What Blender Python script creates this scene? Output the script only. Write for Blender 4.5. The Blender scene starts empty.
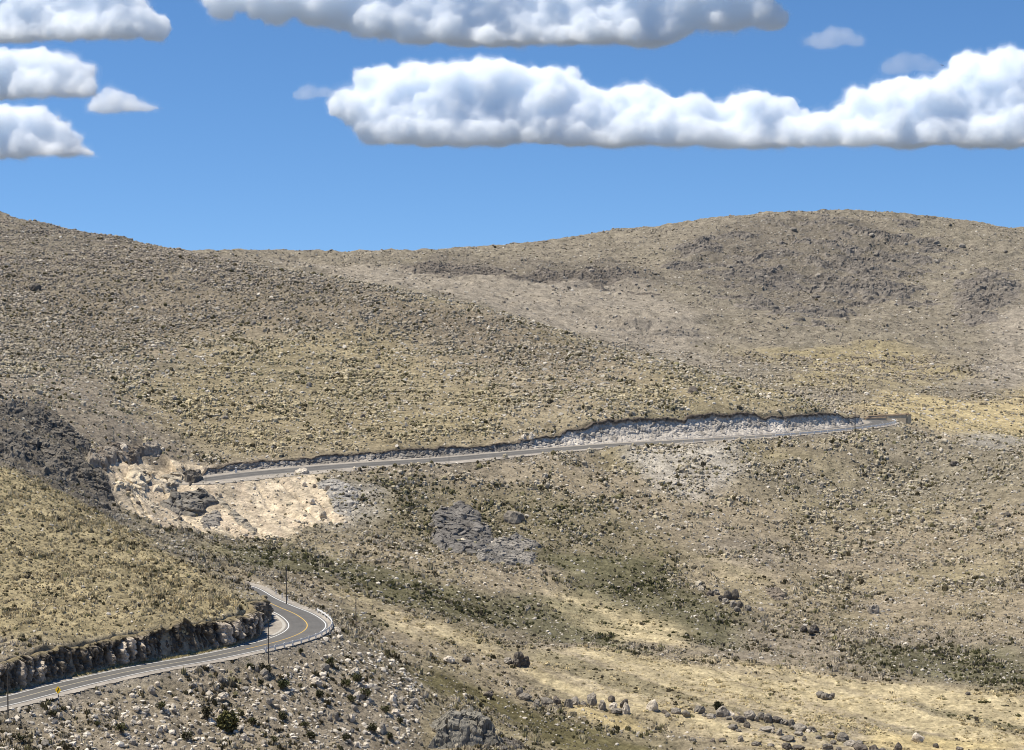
import bpy, bmesh, math, random
import numpy as np
from mathutils import Vector, noise as mnoise, kdtree

random.seed(7)
rng = np.random.default_rng(11)
scene = bpy.context.scene
COL = scene.collection

# ------------------------------------------------------------------ camera model
F = 2053.0            # focal length in pixels of a 1024 px wide frame
PITCH = math.atan(75.0 / F)
CP, SP = math.cos(PITCH), math.sin(PITCH)

def at(px, py, d):
    """a pixel and a distance along +Y -> a point of the place"""
    u = (px - 512.0) / F
    v = (375.0 - py) / F
    y = CP + v * SP
    z = -SP + v * CP
    return np.array([u * d / y, d, z * d / y])

# ------------------------------------------------------------------ value noise
_T = rng.random((512, 512)).astype(np.float32)
def vnoise(x, y, scale, seed=0):
    x = np.asarray(x, np.float64) / scale + 37.31 * seed + 1000.0
    y = np.asarray(y, np.float64) / scale + 91.7 * seed + 1000.0
    xi = np.floor(x).astype(np.int64); yi = np.floor(y).astype(np.int64)
    fx = (x - xi).astype(np.float32); fy = (y - yi).astype(np.float32)
    fx = fx * fx * (3 - 2 * fx); fy = fy * fy * (3 - 2 * fy)
    x0 = xi & 511; x1 = (xi + 1) & 511; y0 = yi & 511; y1 = (yi + 1) & 511
    a = _T[x0, y0]; b = _T[x1, y0]; c = _T[x0, y1]; d = _T[x1, y1]
    return (a + (b - a) * fx + (c - a) * fy + (a - b - c + d) * fx * fy) * 2 - 1   # -1..1

def fbm(x, y, scale, octs=4, seed=0, gain=.5):
    r = 0; a = 1.0; t = 0
    for i in range(octs):
        r = r + a * vnoise(x, y, scale / 2 ** i, seed + i * 3); t += a; a *= gain
    return r / t

_J = rng.random((3, 256, 256)).astype(np.float32)
def vor(x, y, scale, seed=0):
    """cells: random value of the cell, distance to its rim, offset from its centre"""
    x = np.asarray(x, np.float64) / scale + 500 + 13.7 * seed; y = np.asarray(y, np.float64) / scale + 500 + 7.3 * seed
    xi = np.floor(x).astype(int); yi = np.floor(y).astype(int)
    f1 = np.full(x.shape, 9.); f2 = np.full(x.shape, 9.); val = np.zeros(x.shape); dx = np.zeros(x.shape); dy = np.zeros(x.shape)
    for a in (-1, 0, 1):
        for b in (-1, 0, 1):
            u, v = (xi + a) & 255, (yi + b) & 255
            ex = xi + a + _J[0, u, v] - x; ey = yi + b + _J[1, u, v] - y
            d = np.hypot(ex, ey); c = d < f1
            f2 = np.where(c, f1, np.minimum(f2, d)); f1 = np.where(c, d, f1)
            val = np.where(c, _J[2, u, v], val); dx = np.where(c, -ex, dx); dy = np.where(c, -ey, dy)
    return val, f2 - f1, dx, dy

def sstep(a, b, x):
    t = np.clip((x - a) / (b - a), 0, 1)
    return t * t * (3 - 2 * t)

# ------------------------------------------------------------------ roads
def catmull(pts, step):
    pts = np.array(pts, float)
    P = np.vstack([2 * pts[0] - pts[1], pts, 2 * pts[-1] - pts[-2]])
    out = []
    for i in range(1, len(P) - 2):
        n = max(2, int(np.linalg.norm((P[i + 1] - P[i])[:2]) / .25))
        t = np.linspace(0, 1, n, endpoint=False)[:, None]
        a, b, c, e = P[i - 1], P[i], P[i + 1], P[i + 2]
        out.append(.5 * (2 * b + (c - a) * t + (2 * a - 5 * b + 4 * c - e) * t ** 2 + (3 * b - a - 3 * c + e) * t ** 3))
    q = np.vstack(out + [pts[-1:]])
    s = np.concatenate([[0], np.cumsum(np.linalg.norm(np.diff(q[:, :2], axis=0), axis=1))])
    ss = np.arange(0, s[-1], step)
    return np.stack([np.interp(ss, s, q[:, k]) for k in range(q.shape[1])], 1), ss

class Road: pass
def make_road(pts, hw_l, hw_r, bank, step=.5):
    """pts rows: x,y,z,halfwidth of the lanes. hw_l / hw_r: level ground left and right of the centre line"""
    r = Road()
    q, r.s = catmull(pts, step)
    r.c = q[:, :3]; r.half = q[:, 3]
    for _ in range(12):
        r.c[1:-1, 2] = .25 * r.c[:-2, 2] + .5 * r.c[1:-1, 2] + .25 * r.c[2:, 2]
    t = np.gradient(r.c[:, :2], axis=0); t /= np.linalg.norm(t, axis=1)[:, None]
    r.t = t; r.nl = np.stack([-t[:, 1], t[:, 0]], 1)     # left-hand normal
    r.hl = np.full(len(r.c), hw_l); r.hr = np.full(len(r.c), hw_r)
    r.bank = np.interp(r.s / r.s[-1], [b[0] for b in bank], [b[1] for b in bank])
    kd = kdtree.KDTree(len(r.c))
    for i, p in enumerate(r.c): kd.insert((p[0], p[1], 0), i)
    kd.balance(); r.kd = kd
    return r
def near(r, x, y, reach=40.):
    """nearest sample index and signed lateral distance (left positive); 1e6 where out of reach"""
    idx = np.zeros(len(x), int); lat = np.full(len(x), 1e6)
    m = (x > r.c[:, 0].min() - reach) & (x < r.c[:, 0].max() + reach) & (y > r.c[:, 1].min() - reach) & (y < r.c[:, 1].max() + reach)
    w = np.nonzero(m)[0]
    # coarse prefilter
    cx = r.c[::12, 0].astype(np.float32); cy = r.c[::12, 1].astype(np.float32)
    keep = []
    for i in range(0, len(w), 50000):
        k = w[i:i + 50000]
        d2 = (x[k, None].astype(np.float32) - cx) ** 2 + (y[k, None].astype(np.float32) - cy) ** 2
        keep.append(k[d2.min(1) < (reach + 4) ** 2])
    w = np.concatenate(keep) if keep else w
    find = r.kd.find
    for k in w:
        _, i, d = find((x[k], y[k], 0))
        idx[k] = i
        lat[k] = d
    if len(w):
        i = idx[w]
        cr = (x[w] - r.c[i, 0]) * r.nl[i, 0] + (y[w] - r.c[i, 1]) * r.nl[i, 1]
        lat[w] = np.where(cr >= 0, 1, -1) * lat[w]
    return idx, lat

def P3(px, py, z):                       # a pixel on the level z
    p = at(px, py, 1.0); k = z / p[2]
    return p * k
Z1 = -78.0
lowpts = []
for px, py, z, h in ((-330,766,Z1,3.3),(-180,738,Z1,3.3),(-80,719,Z1,3.3),(0,702.5,Z1,3.3),(70,684.5,Z1,3.3),(140,669,Z1,3.3),(200,658.5,Z1,3.4),(248,648.5,Z1,3.5),
                     (282,640,Z1,3.9),(302,632,Z1,4.3),(307,624,Z1,4.4),(297,615,Z1+.1,4.1),(279,607,Z1+.3,3.8),(262,599,Z1+.5,3.6),(244,588.5,Z1+1.0,3.5)):
    p = P3(px, py, z); lowpts.append((*p, h))
lowpts += [(-80, 559, -77.0, 3.4)]
low = make_road(lowpts, 5.4, 6.2, [(0, 0), (1, 0)], .25)
low.hl = 5.4 + 5.6 * np.exp(-((low.s - low.s[int(np.argmax(low.c[:, 0]))]) / 14.) ** 2)
uppts = [(-115, 733, -64.2, 3.5)]
for px, py, z, h in ((200,480,-64,3.6),(250,474,-63.3,3.8),(300,469.5,-62.6,4),(350,465.5,-62,4),(400,462.3,-61.4,4),(450,459,-60.8,4),(500,454.5,-60.2,3.7),
                     (550,450,-59.6,3.5),(600,446,-59,3.4),(650,443,-58.5,3.4),(700,440,-58,3.4),(750,437,-57.4,3.4),(800,433.3,-56.8,3.4),(840,429.6,-56.3,3.5),
                     (868,426,-55.9,4.2),(882,423,-55.7,5.0),(879,420.6,-55.5,5.4),(862,419,-55.3,5.4)):
    p = P3(px, py, z); uppts.append((*p, h))
uppts += [(140, 960, -55, 3.6)]
up = make_road(uppts, 6.4, 6.8, [(0, -.03), (.12, -.075), (.5, -.075), (.62, -.02), (1, 0)])

# ------------------------------------------------------------------ the lie of the land
ANCH = [
 # slope under the viewpoint
 (0,750,370),(100,750,385),(200,750,400),(300,750,415),(400,750,445),(470,738,460),(350,640,487),(400,690,480),
 (450,705,482),(560,750,470),(500,655,545),(400,640,540),(400,605,590),(60,725,392),(-150,760,370),(-300,770,372),
 (-150,725,392),(-300,740,392),
 # spur above the lower road
 (0,560,490),(100,575,480),(170,590,490),
 (0,465,600),(70,497,588),(120,528,572),(170,551,545),(205,567,530),(225,578,520),(240,590,512),(-150,440,610),(-300,420,620),(-150,560,490),(-300,550,490),
 # dark rocky shoulder
 (0,408,725),(60,440,690),(105,478,655),(128,518,625),(-150,390,730),(-300,370,740),
 # gully behind the spur
 (215,527,675),(150,500,692),(150,470,722),(120,452,738),(120,432,750),(250,522,692),(250,492,722),(300,522,695),
 (330,500,722),
 # valley floor
 (350,570,623),(450,620,577),(600,690,526),(700,712,508),(800,735,495),(900,745,492),(1024,750,490),(1150,752,490),(1300,755,490),
 # slope below the upper road
 (350,482,757),(350,530,690),(450,560,662),(450,500,742),(450,470,775),(520,462,795),(600,470,812),(600,540,716),(600,600,642),(600,650,572),(520,640,580),
 (750,460,845),(750,520,760),(750,580,682),(750,640,604),(750,690,536),(900,441,905),(900,480,832),(900,540,742),
 (900,600,662),(900,660,582),(900,710,525),(1024,457,830),(1024,500,772),(1024,560,692),(1024,650,590),(1024,710,525),
 (960,446,872),(1150,470,810),(1300,480,800),(1150,600,640),(1300,610,640),
 (845,437,880),(800,443,866),(700,452,846),(870,434,905),
 # middle hill, from the road cutting up
 (100,400,800),(0,395,745),(-150,375,760),(-300,355,770),(200,430,800),(200,380,890),(300,400,880),(300,340,1000),(500,370,950),(400,340,1010),
 (620,385,925),(720,395,905),(790,405,900),
 (620,352,1000),(700,373,955),(760,395,925),(520,325,1045),(430,301,1085),(350,286,1130),(300,277,1160),(200,257,1250),(100,241,1330),(0,222,1390),
 (-150,195,1450),(-300,180,1480),(100,320,1060),(0,310,1050),(-200,290,1080),(0,260,1230),(200,310,1090),
 # beyond the edge of the middle hill
 (430,312,1290),(520,335,1270),(620,362,1230),(700,383,1180),(800,414,1080),(860,424,1010),(300,285,1400),(200,262,1480),(100,246,1600),(0,235,1700),
 (-150,225,1700),(-300,215,1700),(940,452,930),(1024,475,900),(1150,485,890),(1300,500,880),
 # golden flat and back hill
 (900,412,1100),(1000,432,1130),(860,405,1080),(1024,448,1010),(1150,450,1100),(1300,455,1100),(970,446,1000),(920,428,1030),
 (800,392,1200),(900,390,1250),(1000,400,1250),(900,350,1460),(1000,350,1470),(800,350,1440),(700,350,1440),(900,300,1720),(1000,300,1720),
 (780,300,1700),(650,320,1560),(650,290,1740),(560,310,1560),(500,300,1600),(560,280,1780),(400,280,1700),(300,268,1760),
 (1024,236,2060),(960,229,2100),(900,219,2140),(830,213,2160),(780,217,2150),(700,227,2120),(620,238,2080),(520,252,2040),(470,255,2040),
 (300,256,2040),(200,254,2040),(100,250,2060),(0,250,2080),(-300,250,2100),(900,255,1960),(800,255,1950),(700,262,1930),(1150,250,2040),(1300,255,2030),
 (1150,320,1600),(1300,330,1600),
 # past the skyline
 (1024,262,2500),(830,250,2500),(620,265,2500),(400,268,2500),(200,266,2500),(0,266,2500),(-300,266,2500),(1300,275,2500),
]
A = [at(*a) for a in ANCH]
# the land beside the roads: tops of the cuttings and the outer banks
def px_of(p): return 512 + F * p[0] / (p[1] * CP - p[2] * SP)
def beside(r, i0, i1, every, lat_in, lat_out, tops, drop):
    for i in range(i0, i1, every):
        q = r.c[i, :2] + r.nl[i] * lat_in; p = np.array([q[0], q[1], r.c[i, 2]]); px = px_of(p)
        if tops[0][0] <= px <= tops[-1][0]:
            A.append(at(px, float(np.interp(px, [t[0] for t in tops], [t[1] for t in tops])), q[1]))
        q = r.c[i, :2] - r.nl[i] * lat_out; A.append(np.array([q[0], q[1], r.c[i, 2] - drop]))
_ia = int(np.argmax(low.c[:, 0])); _ua = int(np.argmax(up.c[:, 0]))
beside(low, 40, _ia - 60, 48, 9.5, 7.5, [(-200, 690), (0, 654), (40, 644), (70, 638), (100, 634), (130, 631), (165, 625), (200, 617), (230, 611), (258, 606)], .8)
beside(up, 8, _ua - 20, 40, 14.5, 12.5, [(200, 467), (250, 461), (300, 456.5), (350, 451), (400, 447.5), (440, 443), (500, 439.5), (540, 434), (580, 425), (620, 419.5), (660, 416.5), (700, 414), (750, 411), (800, 409.5), (835, 411.5), (850, 415)], .7)
for d, s in ((4, -.55), (40, -.30), (120, -.262), (250, -.24)):     # the steep shoulder the viewpoint stands on
    for u in (-.5, -.3, -.12, 0, .12, .3, .5):
        A.append(np.array([u * d, d, s * d - (1.0 if d > 10 else 0)]))
for u in (-.12, 0., .12, .25, .4):
    A.append(np.array([u * 390, 390, -.232 * 390 - 1]))
A = np.array(A)
KM = 1000.0
def _ker(r2):
    return .5 * r2 * np.log(r2 + 1e-9)
_n = len(A)
_P = A[:, :2] / KM
_K = _ker(((_P[:, None] - _P[None]) ** 2).sum(-1)) + np.eye(_n) * 2e-5
_L = np.zeros((_n + 3, _n + 3)); _L[:_n, :_n] = _K
_L[:_n, _n] = 1; _L[:_n, _n + 1:] = _P; _L[_n, :_n] = 1; _L[_n + 1:, :_n] = _P.T
_W = np.linalg.solve(_L, np.concatenate([A[:, 2], np.zeros(3)]))

def smooth_z(x, y):
    x = np.asarray(x, np.float64).ravel(); y = np.asarray(y, np.float64).ravel()
    out = np.empty_like(x)
    for i in range(0, len(x), 60000):
        X = (x[i:i + 60000] / KM).astype(np.float32); Y = (y[i:i + 60000] / KM).astype(np.float32)
        r2 = (X[:, None] - _P[None, :, 0].astype(np.float32)) ** 2 + (Y[:, None] - _P[None, :, 1].astype(np.float32)) ** 2
        k = .5 * r2 * np.log(r2 + np.float32(1e-9))
        out[i:i + 60000] = k @ _W[:_n].astype(np.float32) + _W[_n] + X * _W[_n + 1] + Y * _W[_n + 2]
    return out

def hit(px, py, lo=345., hi=2300.):
    """first ground point of the smooth land under a pixel"""
    ds = np.arange(lo, hi, 2.0)
    p0 = at(px, py, 1.0)
    g = smooth_z(p0[0] * ds, ds) - p0[2] * ds
    k = np.argmax(g > 0) if (g > 0).any() else len(ds) - 1
    return np.array([p0[0] * ds[k], ds[k]])

_f = up.s / up.s[-1]
up.hr = 6.9 + 5.0 * (1 - sstep(.10, .42, _f)) + 1.2 * vnoise(up.s, up.s * 0, 30, 91); up.hl = 6.0 + 2.0 * (1 - sstep(.1, .4, _f)) + 9 * np.exp(-((up.s - up.s[int(np.argmax(up.c[:, 0]))]) / 9.5) ** 2)
def carve(r, x, y, z, steepL, fillL, steepR, fillR, jag, back=.9):
    idx, lat = near(r, x, y)
    m = lat < 1e5
    i = idx[m]; l = lat[m]
    base = r.c[i, 2] - .12 + np.clip(l, -r.hr[i], r.hl[i]) * (-r.bank[i])
    left = l > 0
    s = np.where(left, l - r.hl[i], -l - r.hr[i])
    s = np.maximum(s, 0)
    up_ = base + np.where(left, steepL, steepR) * np.maximum(s - back + jag * vnoise(x[m], y[m], 2.2, 5), 0) - sstep(0, .5, s) * .12
    dn_ = base - np.where(left, fillL, fillR) * s
    zz = np.clip(z[m], dn_, np.maximum(up_, dn_))
    z = z.copy(); z[m] = zz
    return z, idx, lat

# ------------------------------------------------------------------ regions of ground cover, polygons on the ground
def region(pix, lo=345., hi=2300.):
    return np.array([hit(px, py, lo, hi) for px, py in pix])
def in_region(poly, x, y, soft):
    """1 inside, 0 outside, fading over soft metres (edges broken up by noise)"""
    out = np.zeros(len(x), np.float32)
    b0 = poly.min(0) - 2 * soft; b1 = poly.max(0) + 2 * soft
    w = np.nonzero((x > b0[0]) & (x < b1[0]) & (y > b0[1]) & (y < b1[1]))[0]
    if not len(w): return out
    X = x[w]; Y = y[w]
    ins = np.zeros(len(w), bool); dd = np.full(len(w), 1e9)
    n = len(poly)
    for i in range(n):
        ax, ay = poly[i]; bx, by = poly[(i + 1) % n]
        c = (ay > Y) != (by > Y)
        with np.errstate(divide='ignore', invalid='ignore'):
            ins ^= c & (X < (bx - ax) * (Y - ay) / (by - ay + 1e-12) + ax)
        L = (bx - ax) ** 2 + (by - ay) ** 2 + 1e-9
        t = np.clip(((X - ax) * (bx - ax) + (Y - ay) * (by - ay)) / L, 0, 1)
        dd = np.minimum(dd, (X - ax - t * (bx - ax)) ** 2 + (Y - ay - t * (by - ay)) ** 2)
    sd = np.where(ins, 1, -1) * np.sqrt(dd)
    sd = sd + fbm(X, Y, soft * 3, 3, 40) * soft * 1.1
    out[w] = sstep(-soft * .5, soft * .5, sd)
    return out

R = {}
R['cream'] = [region(p, 560, 800) for p in (
    [(90,462),(125,450),(165,455),(205,466),(250,478),(312,472),(332,495),(348,522),(300,528),(262,540),(215,532),(160,525),(122,505),(104,482)],)]
R['palescree_up'] = [region(p) for p in ([(620,448),(720,443),(735,470),(700,500),(650,490),(610,465)], [(330,478),(380,490),(360,530),(330,530)])]
R['rock_left'] = [region(p) for p in ([(-60,400),(40,403),(75,425),(95,455),(112,480),(130,516),(112,520),(70,494),(0,466),(-60,440)],)]
R['grey_left'] = [region(p) for p in ([(-60,380),(80,378),(150,400),(205,432),(185,455),(110,446),(70,425),(0,405),(-60,400)],)]
R['green'] = [region(p) for p in (
    [(175,538),(260,538),(340,556),(430,582),(520,598),(640,628),(625,655),(520,628),(430,612),(350,588),(260,568)],
    [(820,640),(900,640),(1000,648),(1060,668),(1060,692),(930,686),(850,672)],
    [(560,560),(640,560),(700,590),(760,620),(740,650),(660,640),(600,610)],
    [(900,702),(1000,705),(1060,722),(1024,732),(930,718)], [(330,600),(420,635),(500,645),(430,640),(340,615)])]
R['olive'] = [region(p) for p in (
    [(430,655),(480,685),(560,712),(650,735),(700,752),(520,752),(505,728),(440,690)],
    [(310,474),(440,470),(520,482),(610,505),(700,560),(640,585),(540,560),(450,545),(340,520)],
    [(370,600),(450,600),(540,640),(470,640)], [(780,560),(860,590),(900,640),(820,630)])]
R['gold'] = [region(p) for p in (
    [(520,648),(600,652),(760,676),(900,692),(1060,696),(1060,760),(880,756),(740,742),(640,722),(545,692),(500,670)], [(350,592),(420,618),(500,640),(520,655),(470,655),(400,640)],
    [(530,592),(580,597),(680,630),(700,650),(620,640),(560,615)], [(690,658),(780,664),(850,680),(940,690),(930,698),(820,690)],
    [(380,612),(440,632),(520,652),(510,662),(410,635)], [(700,560),(780,570),(820,600),(740,590)],
    [(200,535),(240,545),(200,550)])]
R['gold_bright'] = [region(p) for p in ([(556,703),(640,720),(660,738),(600,730),(570,716)], [(880,735),(1000,745),(1000,752),(860,752)])]
R['gold_back'] = [region(p, 950, 1500) for p in ([(770,392),(860,388),(960,398),(1060,388),(1060,450),(960,440),(905,425),(850,412)],)]
R['grey_back'] = [region(p, 950, 1500) for p in ([(965,436),(1060,430),(1060,452),(985,452)],)]
R['scree'] = [region(p) for p in ([(-80,735),(0,716),(100,693),(250,668),(338,640),(385,655),(425,690),(410,752),(-80,790)],)]
R['rock_back'] = [region(p, 1280, 2300) for p in (
    [(690,245),(770,222),(830,216),(900,224),(950,250),(930,290),(860,320),(800,325),(740,300),(690,280)],
    [(520,268),(620,264),(660,280),(560,290)], [(430,258),(480,262),(500,275),(440,280),(400,272)], [(600,320),(700,335),(690,350),(640,345)],
    [(960,280),(1000,270),(1010,310),(970,320)])]
R['pale_back'] = [region(p, 1280, 2300) for p in ([(505,308),(560,312),(610,330),(600,338),(520,322)], [(1000,310),(1060,290),(1060,390),(960,385)],
    [(260,258),(480,276),(640,286),(690,310),(730,372),(640,352),(560,332),(430,298),(330,278)])]
R['yellow_mid'] = [region(p) for p in ([(150,340),(400,330),(520,395),(500,430),(420,444),(230,460),(165,425)], [(640,380),(790,405),(780,412),(600,420),(560,400)],
    [(720,350),(900,340),(1000,380),(900,390),(780,385)])]
R['upper_mid'] = [region(p) for p in ([(-80,200),(100,235),(210,262),(430,302),(620,352),(600,380),(430,345),(250,330),(100,350),(-80,370)],)]
R['turf'] = [region(p) for p in ([(395,668),(430,664),(480,686),(540,711),(620,738),(680,753),(560,753),(505,722),(445,698),(410,690)],)]
R['spur'] = [region(p) for p in ([(-100,470),(0,462),(100,512),(170,553),(240,588),(266,610),(200,620),(130,633),(70,642),(-100,660)],)]
SOFT = {'cream': 5, 'palescree_up': 14, 'rock_left': 7, 'grey_left': 14, 'green': 16, 'olive': 16, 'gold': 20, 'gold_bright': 7, 'gold_back': 35,
        'grey_back': 20, 'scree': 7, 'rock_back': 45, 'pale_back': 40, 'yellow_mid': 45, 'upper_mid': 50, 'turf': 7, 'spur': 9}
def masks(x, y):
    M = {}
    for k, ps in R.items():
        v = np.zeros(len(x), np.float32)
        for p in ps: v = np.maximum(v, in_region(p, x, y, SOFT[k]))
        M[k] = v
    return M

# ------------------------------------------------------------------ terrain sheet
us = np.concatenate([np.linspace(-1.1, -.32, 60, endpoint=False), np.arange(-.32, .32, 1 / 2150.), np.linspace(.32, 1.1, 60)])
ds = np.concatenate([np.array([1.5, 4, 8, 14, 22, 35, 50, 70, 95, 125, 160, 200, 240, 280, 310]), np.arange(335, 395, .8), np.arange(395, 520, .32), np.arange(520, 690, .6),
                     np.arange(690, 770, .5), np.arange(770, 900, .42), np.arange(900, 1000, .9), np.arange(1000, 1400, 2.), np.arange(1400, 2250, 3.2),
                     np.arange(2250, 2600, 20), np.array([2700, 2900, 3300, 4000, 5500, 8000, 12000.])])
NU, ND = len(us), len(ds)
GX = (us[None, :] * ds[:, None]).ravel(); GY = np.repeat(ds, NU)

def natural(x, y):
    d = y
    z = np.where(d < 2550, 0, 0).astype(float)
    cl = np.minimum(d, 2500.0)
    z = smooth_z(np.clip(x, -1000, 1000), cl)
    z = z - np.maximum(d - 2500, 0) * .02
    far = sstep(1050, 1500, d)
    edge = sstep(60, 300, d)
    n = (1.3 * fbm(x, y, 45, 3, 1) + .8 * fbm(x, y, 14, 3, 2) + .42 * fbm(x, y, 4.5, 3, 3) + .30 * fbm(x, y, 1.9, 2, 4))
    nf = 4.5 * fbm(x, y * .7, 120, 3, 7) + 3.0 * fbm(x, y, 34, 3, 8) + 1.6 * fbm(x, y, 11, 3, 9) + .7 * fbm(x, y, 5., 2, 10)
    # weathered ledges on the back hill
    led = np.abs(fbm(x * .5, y, 60, 3, 12)); nf = nf + 3.0 * np.exp(-(led / .08) ** 2) * far
    return z + edge * (n * (1 - far) + nf * far)

ZN = natural(GX, GY)
GM = masks(GX, GY)
# rock steps on the dark shoulder, hummocks on the scree, clefts in the cream gully
rl = GM['rock_left']
blk = np.floor(fbm(GX, GY, 9, 2, 21) * 4 + fbm(GX, GY, 3, 2, 22) * 1.6) * .55
ZN += rl * (blk + .5 * fbm(GX, GY, 2.4, 2, 23))
ZN += GM['cream'] * (1.1 * fbm(GX, GY, 9, 3, 25) - .9 * np.exp(-(fbm(GX * .92 + GY * .4, (GY * .92 - GX * .4) * .12, 6, 2, 26) / .12) ** 2))
ZN += GM['scree'] * (.7 * fbm(GX, GY, 3.2, 3, 27))
ZN += GM['rock_back'] * (np.floor(fbm(GX, GY, 40, 2, 28) * 4) * 1.7 + 1.8 * fbm(GX, GY, 14, 3, 29))
ZT, ilow, llow = carve(low, GX, GY, ZN, 2.6, .62, .7, .62, .5)
ZT, iup, lup = carve(up, GX, GY, ZT, 1.45, .6, .8, .6, .5, 2.6)
ZG = ZT.reshape(ND, NU)

def ground(x, y):
    x = np.asarray(x, float); y = np.asarray(y, float)
    fr = np.interp(y, ds, np.arange(ND)); fu = np.interp(x / y, us, np.arange(NU))
    r0 = np.clip(fr.astype(int), 0, ND - 2); c0 = np.clip(fu.astype(int), 0, NU - 2)
    a = fr - r0; b = fu - c0
    return (ZG[r0, c0] * (1 - a) * (1 - b) + ZG[r0 + 1, c0] * a * (1 - b) + ZG[r0, c0 + 1] * (1 - a) * b + ZG[r0 + 1, c0 + 1] * a * b)
def gz(x, y): return float(ground(np.array([x]), np.array([y]))[0])
# what can be seen from about the viewpoint: running maximum of the slope towards each row
SL = (ZG / ds[:, None]); HOR = np.maximum.accumulate(np.where(ds[:, None] < 330, -9, SL), axis=0)
def seen(x, y, z, marg):
    fr = np.clip(np.interp(y, ds, np.arange(ND)).astype(int) - 2, 0, ND - 1); fu = np.clip(np.interp(x / y, us, np.arange(NU)).round().astype(int), 0, NU - 1)
    return z / y > HOR[fr, fu] - marg
def spot(px, py, lo=345., hi=2300.):
    """ground point of the finished land that a pixel looks at"""
    p0 = at(px, py, 1.0); dd = np.arange(lo, hi, .4)
    g = ground(p0[0] * dd, dd) - p0[2] * dd
    k = np.argmax(g > 0) if (g > 0).any() else len(dd) - 1
    x, y = p0[0] * dd[k], dd[k]
    return np.array([x, y, gz(x, y)])

C_ = lambda *v: np.array(v, np.float32)
def ground_colour(x, y, M, lowl, upl):
    stv = fbm((x * .73 + y * .68) * 1., (x * .68 - y * .73) * .09, 7, 4, 57)
    n1 = fbm(x, y, 60, 4, 50); n2 = fbm(x, y, 7, 3, 51); n3 = fbm(x, y, 2.2, 2, 52)
    def mix(c, t, w): return c + (t - c) * w[:, None]
    c = np.repeat(C_(.375, .315, .222)[None], len(x), 0)
    c = mix(c, C_(.33, .283, .215), sstep(-.1, .4, n1))
    c = mix(c, C_(.25, .225, .16), sstep(.0, .45, fbm(x, y, 110, 3, 58)) * .55)
    c = mix(c, C_(.36, .31, .19), sstep(.05, .55, -n1) * .8)
    far = sstep(1000, 1350, y).astype(np.float32)
    c = mix(c, C_(.25, .21, .155), M['upper_mid'] * .8)
    c = mix(c, C_(.258, .23, .18), far * .88)
    c = mix(c, C_(.315, .272, .215), M['grey_left'] * .8)
    c = mix(c, C_(.175, .155, .13), M['rock_back'] * (.5 + .3 * sstep(-.2, .3, n2)))
    c = mix(c, C_(.345, .305, .25), M['pale_back'] * .6)
    c = mix(c, C_(.40, .335, .19), M['yellow_mid'] * (.5 + .25 * far))
    c = mix(c, C_(.47, .385, .215), M['gold_back'] * .85)
    c = mix(c, C_(.34, .32, .28), M['grey_back'] * .8)
    c = mix(c, C_(.40, .335, .195), M['spur'] * .8)
    c = mix(c, C_(.23, .20, .125), M['olive'] * .6)
    c = mix(c, C_(.15, .145, .08), M['green'] * .75)
    c = mix(c, C_(.17, .15, .075), M['turf'] * .9)
    c = mix(c, C_(.50, .42, .26), M['gold'] * (.25 + .75 * sstep(-.22, .28, stv)))
    c = mix(c, C_(.25, .22, .13), M['gold'] * sstep(.15, .4, -stv) * .6)
    c = mix(c, C_(.50, .405, .215), M['gold_bright'] * .85)
    c = mix(c, C_(.50, .465, .41), M['palescree_up'] * .7)
    c = mix(c, C_(.41, .35, .265), M['scree'] * .75)
    c = mix(c, C_(.25, .212, .155), M['scree'] * sstep(-.05, .35, n2) * .65)
    c = mix(c, C_(.60, .505, .37), M['cream'] * .95)
    c = mix(c, C_(.50, .405, .30), M['cream'] * sstep(.0, .4, fbm(x * .92 + y * .4, (y * .92 - x * .4) * .14, 5, 3, 55)) * .55)
    c = mix(c, C_(.19, .17, .145), M['rock_left'] * .85)
    # road verges and cut faces
    v = sstep(10.5, 6.2, np.abs(lowl)); c = mix(c, C_(.38, .335, .27), v * .8)
    v = sstep(11, 6.2, np.abs(upl)); c = mix(c, C_(.40, .355, .285), v * .7)
    g = 1 + .22 * n2 + .16 * n3
    c = mix(c, C_(.17, .165, .155), sstep(2400, 3200, y).astype(np.float32))  # unseen far ground greyed to weaken its tan bounce onto the clouds
    br = np.maximum.reduce([M['cream'], M['gold'], M['gold_back'], M['gold_bright'], M['palescree_up'] * .6, M['pale_back'] * .7, far * .45, M['spur'] * .6])
    return np.clip(c * (g * (.75 + .17 * br))[:, None], .02, .8)

GC = ground_colour(GX, GY, GM, llow, lup)

def mesh_np(name, verts, faces, cols=None, smooth=False):
    me = bpy.data.meshes.new(name)
    verts = np.asarray(verts, np.float32); faces = np.asarray(faces, np.int32)
    k = faces.shape[1]
    me.vertices.add(len(verts)); me.vertices.foreach_set('co', verts.ravel())
    me.loops.add(faces.size); me.loops.foreach_set('vertex_index', faces.ravel())
    me.polygons.add(len(faces)); me.polygons.foreach_set('loop_start', np.arange(0, faces.size, k, dtype=np.int32))
    me.polygons.foreach_set('use_smooth', np.full(len(faces), smooth))
    if cols is not None:
        a = me.attributes.new('tint', 'FLOAT_COLOR', 'POINT')
        a.data.foreach_set('color', np.concatenate([cols, np.ones((len(cols), 1))], 1).astype(np.float32).ravel())
    me.update(calc_edges=True)
    return me

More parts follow.
